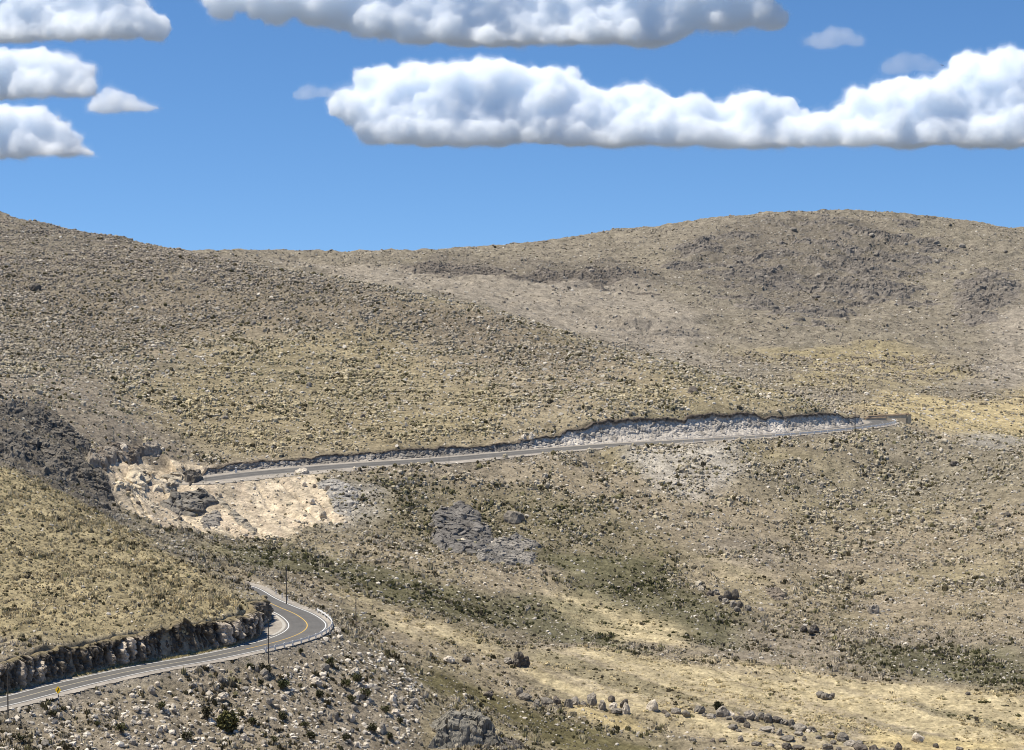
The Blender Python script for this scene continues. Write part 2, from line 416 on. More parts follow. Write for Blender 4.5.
# ------------------------------------------------------------------ materials
def mat(name, base=(.5, .5, .5), rough=.9, tint=False, nscale=None, namp=.3, bump=0., bscale=1., bdist=.2, metal=0., spec=.2, nscale2=None):
    m = bpy.data.materials.new(name); m.use_nodes = True
    nt = m.node_tree; N = nt.nodes; L = nt.links
    b = N['Principled BSDF']; b.inputs['Roughness'].default_value = rough; b.inputs['Metallic'].default_value = metal
    b.inputs['Specular IOR Level'].default_value = spec
    geo = N.new('ShaderNodeTexCoord')
    if tint:
        at_ = N.new('ShaderNodeAttribute'); at_.attribute_name = 'tint'; src = at_.outputs['Color']
    else:
        rgb = N.new('ShaderNodeRGB'); rgb.outputs[0].default_value = (*base, 1); src = rgb.outputs[0]
    for sc_, amp in ((nscale, namp), (nscale2, namp)):
        if not sc_: continue
        nz = N.new('ShaderNodeTexNoise'); nz.inputs['Scale'].default_value = sc_; nz.inputs['Detail'].default_value = 4; nz.inputs['Roughness'].default_value = .65
        L.new(geo.outputs['Object'], nz.inputs['Vector'])
        mr = N.new('ShaderNodeMapRange'); mr.inputs['From Min'].default_value = .3; mr.inputs['From Max'].default_value = .7
        mr.inputs['To Min'].default_value = 1 - amp; mr.inputs['To Max'].default_value = 1 + amp
        L.new(nz.outputs['Fac'], mr.inputs['Value'])
        mu = N.new('ShaderNodeMix'); mu.data_type = 'RGBA'; mu.blend_type = 'MULTIPLY'; mu.inputs['Factor'].default_value = 1
        L.new(src, mu.inputs['A']); L.new(mr.outputs['Result'], mu.inputs['B']); src = mu.outputs['Result']
    L.new(src, b.inputs['Base Color'])
    if bump:
        nz = N.new('ShaderNodeTexNoise'); nz.inputs['Scale'].default_value = bscale; nz.inputs['Detail'].default_value = 5; nz.inputs['Roughness'].default_value = .7
        L.new(geo.outputs['Object'], nz.inputs['Vector'])
        bp = N.new('ShaderNodeBump'); bp.inputs['Strength'].default_value = bump; bp.inputs['Distance'].default_value = bdist
        L.new(nz.outputs['Fac'], bp.inputs['Height']); L.new(bp.outputs['Normal'], b.inputs['Normal'])
    return m
M_ground = mat('dry_ground', tint=True, rough=1, nscale=.9, namp=.36, nscale2=.22, bump=1., bscale=1.1, bdist=.8, spec=.05)
M_plant = mat('dry_plants', tint=True, rough=1, nscale=2.5, namp=.25, spec=.05)
M_stone = mat('loose_stone', tint=True, rough=.95, nscale=1.5, namp=.2, spec=.1)
M_cliff = mat('cut_rock', tint=True, rough=.95, nscale=1.2, namp=.3, bump=.7, bscale=1.8, bdist=.35, spec=.1)
M_asph = mat('asphalt', tint=True, rough=.85, nscale=.35, namp=.14, nscale2=4, bump=.1, bscale=20, bdist=.01, spec=.3)
M_asph2 = mat('worn_asphalt', tint=True, rough=.9, nscale=.25, namp=.16, nscale2=3, bump=.1, bscale=20, bdist=.01, spec=.2)
M_worn = mat('worn_paint', (.27, .262, .245), rough=.8, nscale=2, namp=.2)
M_gravel = mat('verge_gravel', (.31, .28, .24), rough=1, nscale=1.1, namp=.2, nscale2=.2, bump=.4, bscale=4, bdist=.08)
M_white = mat('white_paint', (.74, .74, .71), rough=.6, nscale=3, namp=.08)
M_yellow = mat('yellow_paint', (.62, .40, .09), rough=.6, nscale=2, namp=.12)
M_faded = mat('faded_paint', (.50, .44, .30), rough=.7, nscale=2, namp=.15)
M_conc = mat('pale_concrete', (.40, .38, .34), rough=.9, nscale=1.5, namp=.15)

def tag(o, label=None, cat=None, group=None, kind=None):
    if label: o['label'] = label
    if cat: o['category'] = cat
    if group: o['group'] = group
    if kind: o['kind'] = kind
    return o
def link(name, me, m, parent=None, loc=None, rz=0.):
    o = bpy.data.objects.new(name, me); COL.objects.link(o)
    if m is not None and me is not None and len(me.materials) == 0: me.materials.append(m)
    if parent is not None: o.parent = parent
    if loc is not None: o.location = loc
    o.rotation_euler.z = rz
    return o
def empty(name, loc, rz=0.):
    o = bpy.data.objects.new(name, None); COL.objects.link(o); o.location = loc; o.rotation_euler.z = rz; o.empty_display_size = .5
    return o

ii = np.arange(ND - 1)[:, None] * NU + np.arange(NU - 1)[None]
gf = np.stack([ii, ii + 1, ii + NU + 1, ii + NU], -1).reshape(-1, 4)
terr = link('terrain', mesh_np('terrain', np.stack([GX, GY, ZT], 1), gf, GC, True), M_ground)
tag(terr, 'dry stony hillsides and valley floor with brown soil and rock', 'terrain', kind='structure')

# ------------------------------------------------------------------ road surfaces
def ribbon(r, i0, i1, la, lb, dz, name, m, parent=None, label=None, step=1, n=1, kind='structure', cat=None, edge=0., tint=None):
    idx = np.arange(i0, i1, step); V = []
    lats = [la + (lb - la) * k / n for k in range(n + 1)] if not callable(la) else None
    rows = []
    for k in range(n + 1):
        if callable(la): a = la(idx); b = lb(idx); l = a + (b - a) * k / n
        else: l = np.full(len(idx), lats[k])
        if edge and k in (0, n): l = l + edge * vnoise(r.c[idx, 0] * 3, r.c[idx, 1] * 3, 2.0, 61 + k)
        p = r.c[idx].copy(); p[:, :2] += r.nl[idx] * l[:, None]; p[:, 2] += dz - l * r.bank[idx]
        rows.append(p)
    V = np.stack(rows, 1).reshape(-1, 3); W = n + 1
    j = np.arange(len(idx) - 1)[:, None] * W + np.arange(n)[None]
    f = np.stack([j, j + W, j + W + 1, j + 1], -1).reshape(-1, 4)
    cols = None
    if tint is not None:
        q = np.abs(np.linspace(-1, 1, W)) * 4.2; lanes = np.exp(-((q - .95) / .45) ** 2) + np.exp(-((q - 2.75) / .45) ** 2); oil = np.exp(-((q - 1.85) / .3) ** 2)
        ss = r.s[idx][:, None]; pat = vnoise(ss + 0 * q, ss * 0 + np.linspace(0, 3, W)[None], 9, 63) * .07 + vnoise(ss + 0 * q, np.linspace(0, 9, W)[None] + 0 * ss, 2.2, 64) * .05
        val = (1 - .14 * lanes - .10 * oil + .30 * sstep(3.3, 4.1, q))[None] + pat
        cols = (val[..., None] * np.array(tint)).reshape(-1, 3)
    o = link(name, mesh_np(name, V, f[:, ::-1], cols), m, parent)
    if label: tag(o, label, cat or 'road', kind=kind)
    return o
def road_set(r, what, gl, gr, asph, line):
    n = len(r.c)
    g = ribbon(r, 0, n, lambda i: -r.hr[i] - .1, lambda i: r.hl[i] + .1, -.03, 'road_verge', M_gravel, label='grey gravel verge along the %s' % what, n=4, cat='verge', edge=.5)
    a = ribbon(r, 0, n, lambda i: -(r.half[i] + .55), lambda i: r.half[i] + .55, .0, 'road', asph, label='grey asphalt two lane road, the %s' % what, n=24, tint=(.125, .12, .112))
    ribbon(r, 0, n, lambda i: r.half[i] - .11, lambda i: r.half[i] + .11, .008, 'edge_line', line, a)
    ribbon(r, 0, n, lambda i: -r.half[i] - .11, lambda i: -r.half[i] + .11, .008, 'edge_line', line, a)
    return a
ra = road_set(low, 'lower bend round the rocky spur', 5.5, 5.6, M_asph, M_white)
def i_of(r, s): return int(np.clip(np.searchsorted(r.s, s), 1, len(r.s) - 1))
def s_at_px(r, px, a=0, b=None):
    b = b or len(r.c); q = r.c[a:b]
    pxs = 512 + F * q[:, 0] / (q[:, 1] * CP - q[:, 2] * SP)
    return a + int(np.argmin(np.abs(pxs - px)))
apex = int(np.argmax(low.c[:, 0]))
ilow0 = s_at_px(low, 245, 0, apex)
ribbon(low, ilow0, s_at_px(low, 262, apex), -.11, .11, .008, 'centre_line', M_yellow, ra)
ribbon(low, 0, ilow0, -.10, .10, .008, 'centre_line', M_faded, ra)
rb = road_set(up, 'upper road along the hillside cutting', 6.1, 6.5, M_asph2, M_worn)
ribbon(up, 0, len(up.c), -.08, .08, .008, 'centre_line', M_worn, rb)
# concrete lined ditch on the inside of the bend
dt = ribbon(low, s_at_px(low, 235, 0, apex), s_at_px(low, 268, apex), lambda i: low.half[i] + .75, lambda i: low.half[i] + 1.5, .02, 'drain_channel', M_conc,
       label='pale concrete drain channel on the inside of the road bend', kind='structure', cat='drain')

# ------------------------------------------------------------------ cut rock faces
def rock_face(r, i0, i1, side, off, prof, hmax, colf, name, label, amp, res=.4, cw=1.3, chh=2.6, seed=0):
    """a cut face that follows the road; prof: [(share of the height, metres back per metre of height)]"""
    step = max(1, int(round(res / (r.s[1] - r.s[0])))); idx = np.arange(i0, i1, step); n = len(idx)
    K = 30
    px_ = np.array([p[0] for p in prof]); py_ = np.array([p[1] for p in prof])
    H = np.zeros(n)
    offs = r.hl[idx] + off
    for dl in (1.5, 3, 5, 7, 9, 11):
        p = r.c[idx, :2] + r.nl[idx] * (side * (offs + dl))[:, None]
        h = ground(p[:, 0], p[:, 1]) - r.c[idx, 2]
        H = np.maximum(H, np.minimum(h, hmax) * np.where(dl > np.interp(1, px_, py_) * h + 3.5, .0, 1))
    ker = np.ones(9) / 9; H = np.convolve(np.pad(H, 4, 'edge'), ker, 'valid')
    s1 = r.s[idx]
    H = H + .55 * vnoise(s1, s1 * 0, 3.5, 71 + seed) + .25 * vnoise(s1, s1 * 0, 1.1, 72 + seed)
    H = np.maximum(H, .05) * np.minimum(1, np.minimum(np.arange(n), n - 1 - np.arange(n)) / 8.)
    T = np.linspace(0, 1, K + 1)
    t = np.repeat(T[None], n, 0); S = np.repeat(s1[:, None], K + 1, 1); Hh = H[:, None] * t
    back = np.interp(T, px_, py_)[None] * H[:, None]
    wx = S + .6 * fbm(S, Hh, 2., 3, 3 + seed); wy = Hh + 1.0 * fbm(S, Hh, 3., 2, 5 + seed)
    v1, e1, dx1, dy1 = vor(wx / cw, wy / chh, 1., seed); v2, e2, dx2, dy2 = vor(wx / cw * 2.4, wy / chh * 2.6, 1., seed + 7)
    fr = fbm(S, Hh, 1.6, 3, 9 + seed); big = vnoise(S, Hh * .6, 9., 11 + seed)
    dsp = amp * (.95 * v1 + .55 * dx1 * (v2 - .2) + .30 * v2 + .45 * fr + .7 * big - .9 * np.exp(-(e1 / .14) ** 2) - .3 * np.exp(-(e2 / .14) ** 2))
    bulge = np.minimum(1, 8 * (1 - t)) * np.minimum(1, t * 5 + .25) * np.minimum(1, H[:, None] / 2.5)
    lat = offs[:, None] + back - dsp * bulge
    lat[:, K] += 1.8; lat[:, K - 1] += .3
    z = r.c[idx, 2][:, None] + Hh + .12 * fr; z[:, 0] -= .25; z[:, K] -= .5
    X = r.c[idx, 0][:, None] + r.nl[idx, 0][:, None] * side * lat; Y = r.c[idx, 1][:, None] + r.nl[idx, 1][:, None] * side * lat
    V = np.stack([X, Y, z], -1).reshape(-1, 3)
    CC = colf(S, Hh, t, v1, v2, fr, big, e1).reshape(-1, 3)
    W = K + 1
    j = np.arange(n - 1)[:, None] * W + np.arange(K)[None]
    f = np.stack([j, j + W, j + W + 1, j + 1], -1).reshape(-1, 4)
    if side > 0: f = f[:, ::-1]
    return tag(link(name, mesh_np(name, V, f, CC), M_cliff), label, 'rock face', kind='structure')
def lowcol(S, h, t, v1, v2, fr, big, e1):
    g = .075 + .12 * v2 + .05 * fr
    pale = np.clip(sstep(.74, .78, v1) * .9 + sstep(.86, .9, v2) * .6, 0, 1) * np.clip(.35 + .5 * (S < S.min() + 26) + big, 0, 1)  # sunlit pieces of rock painted in as pale blocks, more at the start
    g = g + (.60 - g) * pale
    c = g[..., None] * np.array([1.16, 1.0, .80])
    top = sstep(.86, .97, t + .08 * fr)[..., None]
    c = c + (np.array([.20, .165, .10]) - c) * top
    return c + (np.array([.40, .35, .25]) - c) * sstep(.16, .04, t)[..., None]
def upcol(S, h, t, v1, v2, fr, big, e1):
    g = .41 + .11 * v2 + .10 * fr
    g = g + .17 * sstep(.1, .5, big) - .12 * sstep(.55, .75, v1)
    g = g * np.where(S < S.min() + 150, .62, 1.)
    c = g[..., None] * np.array([1.1, 1.0, .86])
    top = sstep(.74, .88, t + .12 * fr)[..., None]  # dark rim paints the shade of the soil overhang into the colour
    return c + (np.array([.12, .10, .08]) - c) * top
rock_face(low, s_at_px(low, -90, 0, apex), s_at_px(low, 247, apex), 1, .55, [(0, 0), (.15, .12), (.85, .24), (1, .2)], 8.5, lowcol, 'cliff', 'dark fractured rock cutting beside the lower road', 1.6, .25, 1.15, 4.6)
rock_face(up, s_at_px(up, 204), int(np.argmax(up.c[:, 0])) + 6, 1, .6, [(0, 0), (.3, .34), (.74, .60), (.8, .61), (1, .60)], 12.5, upcol, 'cliff', 'grey rock and scree cutting above the upper road', .5, .5, 2.2, 2.2, 5)

# ------------------------------------------------------------------ bedrock that breaks through the ground
def outcrop(pix, amp, base, label, cat='rock outcrop', name='rock_outcrop', cell=3., soft=1.2, res=.3, pale=0., lo=345., hi=2300., broken=0., seed=0, tiltv=(.0, -.35), lift=.35, rug=1.):
    poly = np.array([spot(px, py, lo, hi)[:2] for px, py in pix])
    b0 = poly.min(0) - 2 * soft; b1 = poly.max(0) + 2 * soft
    nx = int((b1[0] - b0[0]) / res) + 2; ny = int((b1[1] - b0[1]) / res) + 2
    x = np.tile(b0[0] + np.arange(nx) * res, ny); y = np.repeat(b0[1] + np.arange(ny) * res, nx)
    w = in_region(poly, x, y, soft)
    if broken: w = w * sstep(broken, broken + .25, fbm(x * .7, y, cell * 6, 4, 33 + seed, .7))
    qx = x + .35 * cell * fbm(x, y, cell * .8, 2, 31 + seed); qy = y + .35 * cell * fbm(x, y, cell * .8, 2, 32 + seed)
    v1, e1, dx1, dy1 = vor(qx, qy * 1.25, cell, seed); v2, e2, dx2, dy2 = vor(qx, qy * 1.3, cell * .42, seed + 3)
    rock_ = lift + .55 * v1 + (tiltv[0] + .35 * (v1 - .5)) * dx1 + (tiltv[1] + .3 * (v2 - .5)) * dy1 + .16 * v2 - .12 * dy2 - rug * (.35 * np.exp(-(e1 / .07) ** 2) + .10 * np.exp(-(e2 / .09) ** 2) - .10 * fbm(x, y, cell * .5, 3, 35))
    rock_ = np.minimum(rock_, lift + .75 + .1 * v2)
    z = ground(x, y) + w ** .6 * amp * rock_ - .8 * (1 - w) * min(1., amp)
    ox = .13 * cell * w * vnoise(y + z * 1.7, x * .6 - z * 1.9, cell * .35, 37) + .05 * cell * w * vnoise(y - z * 2.1, x + z * 2.3, cell * .13, 38)
    oy = .13 * cell * w * vnoise(x + z * 1.9, y * .6 + z * 1.5, cell * .35, 39) + .05 * cell * w * vnoise(x + z * 2.6, y - z * 2.2, cell * .13, 34)
    g = np.full(len(x), 1.) * (.78 + .34 * v2 + .2 * (v1 - .5) + .18 * fbm(x, y, cell, 3, 36))
    c = g[:, None] * np.array(base)[None]
    if pale: c = c + (np.array([.55, .50, .42]) - c) * (pale * sstep(.55, .7, v1))[:, None]
    j = np.arange(ny - 1)[:, None] * nx + np.arange(nx - 1)[None]
    f = np.stack([j, j + 1, j + nx + 1, j + nx], -1).reshape(-1, 4)
    f = f[(w[f].max(1) > .02)]
    used = np.unique(f); m = np.full(len(x), -1); m[used] = np.arange(len(used))
    o = link(name, mesh_np(name, np.stack([x + ox, y + oy, z], 1)[used], m[f], c[used]), M_cliff)
    return tag(o, label, cat)
GRY = (.275, .25, .215); DRK = (.165, .148, .125); BRN = (.22, .185, .145); CRM = (.55, .47, .345)
outcrop([(433,524),(440,511),(462,505),(482,514),(494,531),(492,547),(478,556),(455,553),(438,542)], 2.2, (.18, .168, .152), 'large smooth grey rock outcrop halfway down the slope below the upper road', cell=6.5, soft=3.4, res=.28, seed=1, tiltv=(.45, .5), lift=.35, rug=1.3, broken=-.34)
outcrop([(476,549),(495,541),(520,536),(538,546),(534,563),(505,565),(480,561)], 1.4, (.195, .182, .163), 'low ledge of broken rock at the right foot of the large grey outcrop', 'rock ledge', 'rock_ledge', 4., 2.2, seed=2, pale=.25, tiltv=(.35, .5), broken=-.45, rug=1.6)
outcrop([(422,748),(434,731),(452,722),(472,723),(488,732),(504,748)], 3.9, (.23, .215, .18), 'big dark jagged crag at the bottom of the valley beside the green strip', 'crag', 'crag', 4.5, 5., res=.22, seed=3, tiltv=(.35, .35), lift=.7, rug=2.)
outcrop([(494,748),(502,738),(518,742),(524,750),(498,753)], 1.2, DRK, 'dark broken rocks at the right foot of the big valley crag', 'rocks', 'rock_ledge', 2.6, seed=4)
outcrop([(763,590),(775,586),(787,594),(786,602),(774,600)], 1.1, BRN, 'rough brown outcrop above and right of the dark boulder pile', cell=3.4, seed=5)
g6 = dict(lo=600, hi=800)
outcrop([(116,491),(124,481),(146,470),(157,473),(150,483),(132,492)], 2.2, CRM, 'long slanting cream rock slab in the pale gully', 'rock slab', 'rock_slab', 11., 2.5, seed=6, tiltv=(-.9, .1), **g6)
outcrop([(150,492),(156,482),(172,472),(182,478),(180,489),(166,493)], 2.4, (.47, .41, .315), 'larger slanting cream rock slab with a dark right end in the pale gully', 'rock slab', 'rock_slab', 10., 2.5, seed=7, tiltv=(-.9, .1), **g6)
outcrop([(182,476),(190,471),(201,472),(202,480),(190,486)], 2.2, DRK, 'dark broken block at the end of the upper road', 'rock', 'rock', 4., seed=8, lift=.6, **g6)
outcrop([(160,505),(176,497),(203,496),(213,503),(205,512),(190,516),(172,511)], 2.4, (.20, .185, .16), 'dark rounded crag in the middle of the pale gully', 'crag', 'crag', 8., 3., seed=9, lift=.6, tiltv=(.3, .1), **g6)
outcrop([(199,521),(211,513),(221,520),(218,527),(206,527)], 1.4, GRY, 'lower grey crag under the dark rounded crag of the gully', 'crag', 'crag', 5., 2., seed=10, lift=.5, **g6)
outcrop([(211,492),(220,493),(245,519),(262,535),(252,535),(227,512)], 1.0, (.33, .295, .235), 'long slanting grey rib of rock in the gully below the road', 'rock rib', 'rock_rib', 4.5, 2., seed=11, **g6)
outcrop([(88,464),(94,453),(116,447),(154,446),(162,454),(142,456),(118,462),(100,467)], 2.4, BRN, 'dark overhanging rock band at the head of the pale gully', 'rock band', 'rock_band', 5., 2., seed=12, pale=.3, lift=.6, tiltv=(.2, .2), **g6)
outcrop([(316,484),(345,478),(360,496),(352,517),(330,508)], .9, (.34, .32, .285), 'grey crumbling outcrop right of the cream sand slide', cell=4., soft=3., broken=-.2, seed=13, **g6)
outcrop([(-60,404),(40,407),(75,428),(95,458),(108,482),(124,512),(110,517),(72,492),(0,462),(-60,440)], 2.2, (.155, .14, .118), 'dark fractured rock shoulder falling to the left edge of the pale gully', 'rock shoulder', 'rock_shoulder', 4.2, 4., .36, broken=-.12, seed=14, lo=500, hi=820, tiltv=(.4, .3), rug=1.8)
outcrop([(60,410),(100,408),(128,414),(122,422),(70,424)], .7, (.31, .295, .265), 'low bare grey rock pavement above the gully head', 'rock pavement', 'rock_ledge', 6., 5., .4, broken=-.1, seed=15, lo=600, hi=900)
bk = dict(lo=1200, hi=2300)
outcrop([(690,245),(770,222),(830,213),(900,222),(960,250),(940,290),(860,322),(800,328),(740,302),(690,282)], 3.2, (.20, .178, .15), 'dark scattered crags below the rounded top of the far hill', 'crags', 'rock_ledge', 5.5, 30., .9, broken=.02, seed=16, **bk)
LG = (.195, .17, .14)
outcrop([(515,277),(560,272),(650,275),(600,282),(540,283)], 3.4, LG, 'long dark ledge on the left slope of the far hill', 'rock ledge', 'rock_ledge', 5., 14., .9, broken=.0, seed=17, **bk)
outcrop([(560,293),(600,288),(660,295),(600,299)], 3., LG, 'thin dark ledge just under the long ledge of the far hill', 'rock ledge', 'rock_ledge', 5., 12., .9, broken=.05, seed=22, **bk)
outcrop([(395,269),(450,262),(505,273),(450,275)], 3., LG, 'dark rock ledge on the low saddle of the skyline', 'rock ledge', 'rock_ledge', 5., 14., .9, broken=.0, seed=18, **bk)
outcrop([(595,322),(650,321),(705,337),(640,331)], 2.6, (.23, .205, .17), 'grey ledge low on the far hill above the edge of the middle hill', 'rock ledge', 'rock_ledge', 5., 14., .9, broken=.03, seed=19, **bk)
outcrop([(955,290),(985,268),(1012,275),(1010,315),(970,325)], 3., (.20, .178, .15), 'dark crag at the right end of the far hill', 'crag', 'rock_ledge', 5.5, 20., .9, broken=-.25, seed=20, **bk)

# ------------------------------------------------------------------ plants and stones in their masses
def tuft_shape(n, seed, spiky):
    g = np.random.default_rng(seed)
    a = np.linspace(0, 2 * np.pi, n, endpoint=False)
    r0 = g.uniform(.75, 1.1, n); r1 = g.uniform(.55, 1.05, n) * (.95 if spiky else .85)
    V = [np.stack([np.cos(a) * r0, np.sin(a) * r0, np.full(n, -.35)], 1),
         np.stack([np.cos(a + .3) * r1, np.sin(a + .3) * r1, g.uniform(.35, .8, n)], 1), np.array([[g.uniform(-.2, .2), g.uniform(-.2, .2), 1.]])]
    Fc = []
    for i in range(n):
        j = (i + 1) % n
        Fc += [(i, j, n + j), (i, n + j, n + i), (n + i, n + j, 2 * n)]
    return np.vstack(V), np.array(Fc)
def burst_shape(n, seed):
    g = np.random.default_rng(seed); V = []; Fc = []
    for i in range(n):
        a = 2 * np.pi * i / n + g.uniform(-.3, .3); out = 0 if i == 0 else g.uniform(.35, .75); ln = g.uniform(.6, 1.0); w = g.uniform(.38, .58)
        cx, cy = np.cos(a) * out * .55, np.sin(a) * out * .55; o = len(V)
        for k in range(3):
            b = a + k * 2 * np.pi / 3 + g.uniform(-.3, .3); V.append((cx + np.cos(b) * w, cy + np.sin(b) * w, -.3 if k == 1 else -.15))
        V.append((np.cos(a) * out * 1.25, np.sin(a) * out * 1.25, ln * (1.15 - .45 * out)))
        Fc += [(o, o + 1, o + 3), (o + 1, o + 2, o + 3), (o + 2, o, o + 3)]
    return np.array(V), np.array(Fc)
def stone_shape(seed):
    g = np.random.default_rng(seed)
    bm = bmesh.new(); bmesh.ops.create_icosphere(bm, subdivisions=1, radius=1)
    V = np.array([v.co for v in bm.verts]); Fc = np.array([[v.index for v in f.verts] for f in bm.faces]); bm.free()
    for _ in range(5):
        d = g.normal(size=3); d /= np.linalg.norm(d); h = V @ d; k = g.uniform(.45, .8)
        V = V - np.maximum(h - k, 0)[:, None] * d[None]
    V *= g.uniform(.75, 1.2, (len(V), 1))
    return V, Fc
def mass(shapes, x, y, z, rad, hgt, cols, name, m, tilt=.15, near_shapes=None):
    n = len(x); kind = rng.integers(0, len(shapes), n)
    if near_shapes: kind = kind + np.where(y < rng.uniform(640, 860, n), len(shapes), 0); shapes = list(shapes) + near_shapes
    VV = []; FF = []; CC = []; off = 0
    for k, (sv, sf) in enumerate(shapes):
        w = np.nonzero(kind == k)[0]
        if not len(w): continue
        a = rng.uniform(0, 2 * np.pi, len(w)); ca, sa = np.cos(a), np.sin(a)
        sx = rad[w] * rng.uniform(.8, 1.3, len(w)); sy = rad[w] * rng.uniform(.7, 1.1, len(w))
        X = sv[None, :, 0] * sx[:, None]; Y = sv[None, :, 1] * sy[:, None]; Z = sv[None, :, 2] * hgt[w][:, None]
        tx = rng.normal(0, tilt, len(w))[:, None]; ty = rng.normal(0, tilt, len(w))[:, None]
        P = np.stack([X * ca[:, None] - Y * sa[:, None] + tx * Z + x[w][:, None], X * sa[:, None] + Y * ca[:, None] + ty * Z + y[w][:, None], Z + z[w][:, None]], -1)
        VV.append(P.reshape(-1, 3)); nv = len(sv)
        FF.append((sf[None] + (np.arange(len(w)) * nv)[:, None, None] + off).reshape(-1, 3)); off += nv * len(w)
        c = np.repeat(cols[w][:, None], nv, 1)
        CC.append(c.reshape(-1, 3))
    me = mesh_np(name, np.vstack(VV), np.vstack(FF), np.vstack(CC))
    return link(name, me, m)
def field(d0, d1, dens, lim=.31):
    ar = lim * (d1 ** 2 - d0 ** 2); n = int(ar * dens)
    y = np.sqrt(rng.uniform(d0 ** 2, d1 ** 2, n)); x = rng.uniform(-lim, lim, n) * y
    return x, y
def offroad(x, y, extra=0.):
    ia, a = near(low, x, y); _, b = near(up, x, y)
    ok = ~((a < low.hl[ia] + 2.2 + extra) & (a > -6.6 - extra)) & ~((b < 8.6 + 5.5 * (extra == 0)) & (b > -6.8 - extra))
    return ok, a, b
bands = [(362, 520, 1.35), (520, 720, 1.1), (720, 1000, 1.1), (1000, 1400, .56), (1400, 2200, .17)]
shapes_t = [tuft_shape(6, 100 + i, True) for i in range(6)]
shapes_b = [burst_shape(10, 300 + i) for i in range(6)]
shapes_s = [stone_shape(200 + i) for i in range(8)]
gx, gy, gcol, grad, ghgt = [], [], [], [], []
sx_, sy_, sc_, sr_ = [], [], [], []
bx_, by_, bc_, br_, bh_ = [], [], [], [], []
for d0, d1, dens in bands:
    x, y = field(d0, d1, dens * 1.25)
    z = ground(x, y)
    k = seen(x, y, z, .006); x, y = x[k], y[k]
    ok, la, lb = offroad(x, y); x, y = x[ok], y[ok]
    M = masks(x, y); n1 = fbm(x, y, 40, 3, 80); n2 = fbm(x, y, 9, 2, 81)
    den = np.full(len(x), .78); far0 = sstep(1150, 1500, y)
    den *= 1 - .93 * M['cream']; stv = fbm((x * .73 + y * .68), (x * .68 - y * .73) * .09, 7, 4, 57); den *= 1 - M['gold'] * (.12 + .62 * sstep(-.25, .25, stv)); den *= 1 - .8 * M['gold_bright']; den *= 1 - .72 * M['gold_back']
    den *= 1 - .3 * M['scree']; den *= 1 - .75 * M['rock_left']; den *= 1 - .55 * M['grey_left']; den *= 1 - .45 * M['palescree_up']
    den *= 1 - .2 * far0; den *= 1 - .75 * M['turf']; den *= 1 - .5 * M['grey_back']; den *= 1 - .7 * M['pale_back']
    sp_ = M['spur']; n3_ = fbm(x, y, 24, 3, 82); den *= (.35 + .85 * sstep(-.3, .2, n2)) * (.42 + .75 * sstep(-.28, .25, n3_)) * np.where((y > 760) & (y < 1350), .72 + .42 * np.sin(2 * np.pi * (ground(x, y) + 1.4 * fbm(x, y, 40, 2, 83)) / 1.5), 1); um_ = M['upper_mid']; den = np.maximum(den, um_ * (.5 + .3 * sstep(-.3, .3, n2))); den = np.maximum(den, sp_ * (.62 + .3 * sstep(-.3, .2, n2)))
    k = rng.random(len(x)) < den; x, y = x[k], y[k]; n1 = n1[k]; n2 = n2[k]; M = {a: b[k] for a, b in M.items()}
    n = len(x)
    kindr = rng.random(n)
    far = sstep(900, 1500, y)
    # share of dark cushion plants, raised to stand in for shade between tussocks
    pg = .18 + .48 * M['green'] + .22 * M['olive'] + .10 * sstep(0, .4, n1) - .12 * far - .10 * M['gold_back'] - .14 * M['gold'] + .45 * M['gold'] * sstep(.08, .35, -fbm((x * .73 + y * .68), (x * .68 - y * .73) * .09, 7, 4, 57)) - .08 * M['spur'] - .05 * M['gold'] + .26 * M['scree']
    green = kindr < pg
    base = np.where((rng.random(n) < .5)[:, None], C_(.48, .425, .33), C_(.43, .375, .265))
    base = base + (C_(.53, .44, .24) - base) * np.clip(M['spur'] * .55 + M['gold'] * .7 + M['gold_back'] * .7 + M['yellow_mid'] * .4, 0, 1)[:, None]
    base = base + (C_(.22, .20, .105) - base) * ((rng.random(n) < .16 + .4 * M['olive'] + .2 * M['green']) * rng.uniform(.4, 1, n))[:, None]
    base = base + (C_(.34, .295, .235) - base) * np.clip(far * .85 + M['upper_mid'] * .5, 0, 1)[:, None]
    gc = C_(.08, .082, .04) + (C_(.14, .132, .062) - C_(.08, .082, .04)) * rng.random((n, 1))
    dry = (1 - np.clip(M['green'] + .5 * M['olive'], 0, 1)) * rng.uniform(.5, 1, n)
    gc = gc + (C_(.10, .082, .05) - gc) * dry[:, None]  # brown-black tone also carries painted shade spots, besides plant colour
    gc = np.where((rng.random(n) < .25)[:, None], C_(.12, .105, .075), gc)
    size = np.interp(y, [380, 560, 760, 1000, 1700], [.34, .37, .41, .48, .52])
    rad = size * np.clip(rng.lognormal(-.08, .5, n), .3, 2.4) * (.8 + .5 * sstep(-.1, .4, n2)) * np.where(green, 1.1, 1)
    hg = rad * rng.uniform(.8, 1.55, n) * (1 - .45 * M['gold']) * np.where(y > 1250, .8, 1) * np.where(green, .9, 1)
    v = rng.uniform(.72, 1.2, (n, 1))
    g_ = ~green
    gx.append(x[g_]); gy.append(y[g_]); gcol.append((base * v * np.interp(y, [600, 850], [1.08, .88])[:, None])[g_]); grad.append(rad[g_]); ghgt.append(hg[g_])
    bx_.append(x[green]); by_.append(y[green]); bc_.append((gc * v)[green]); br_.append(rad[green] * .85); bh_.append(hg[green])
    # stones
    x, y = field(d0, d1, dens * .75); z = ground(x, y); k = seen(x, y, z, .006); x, y = x[k], y[k]
    ok, la, lb = offroad(x, y, -.4); x, y = x[ok], y[ok]
    M = masks(x, y); n1 = fbm(x, y, 35, 3, 90)
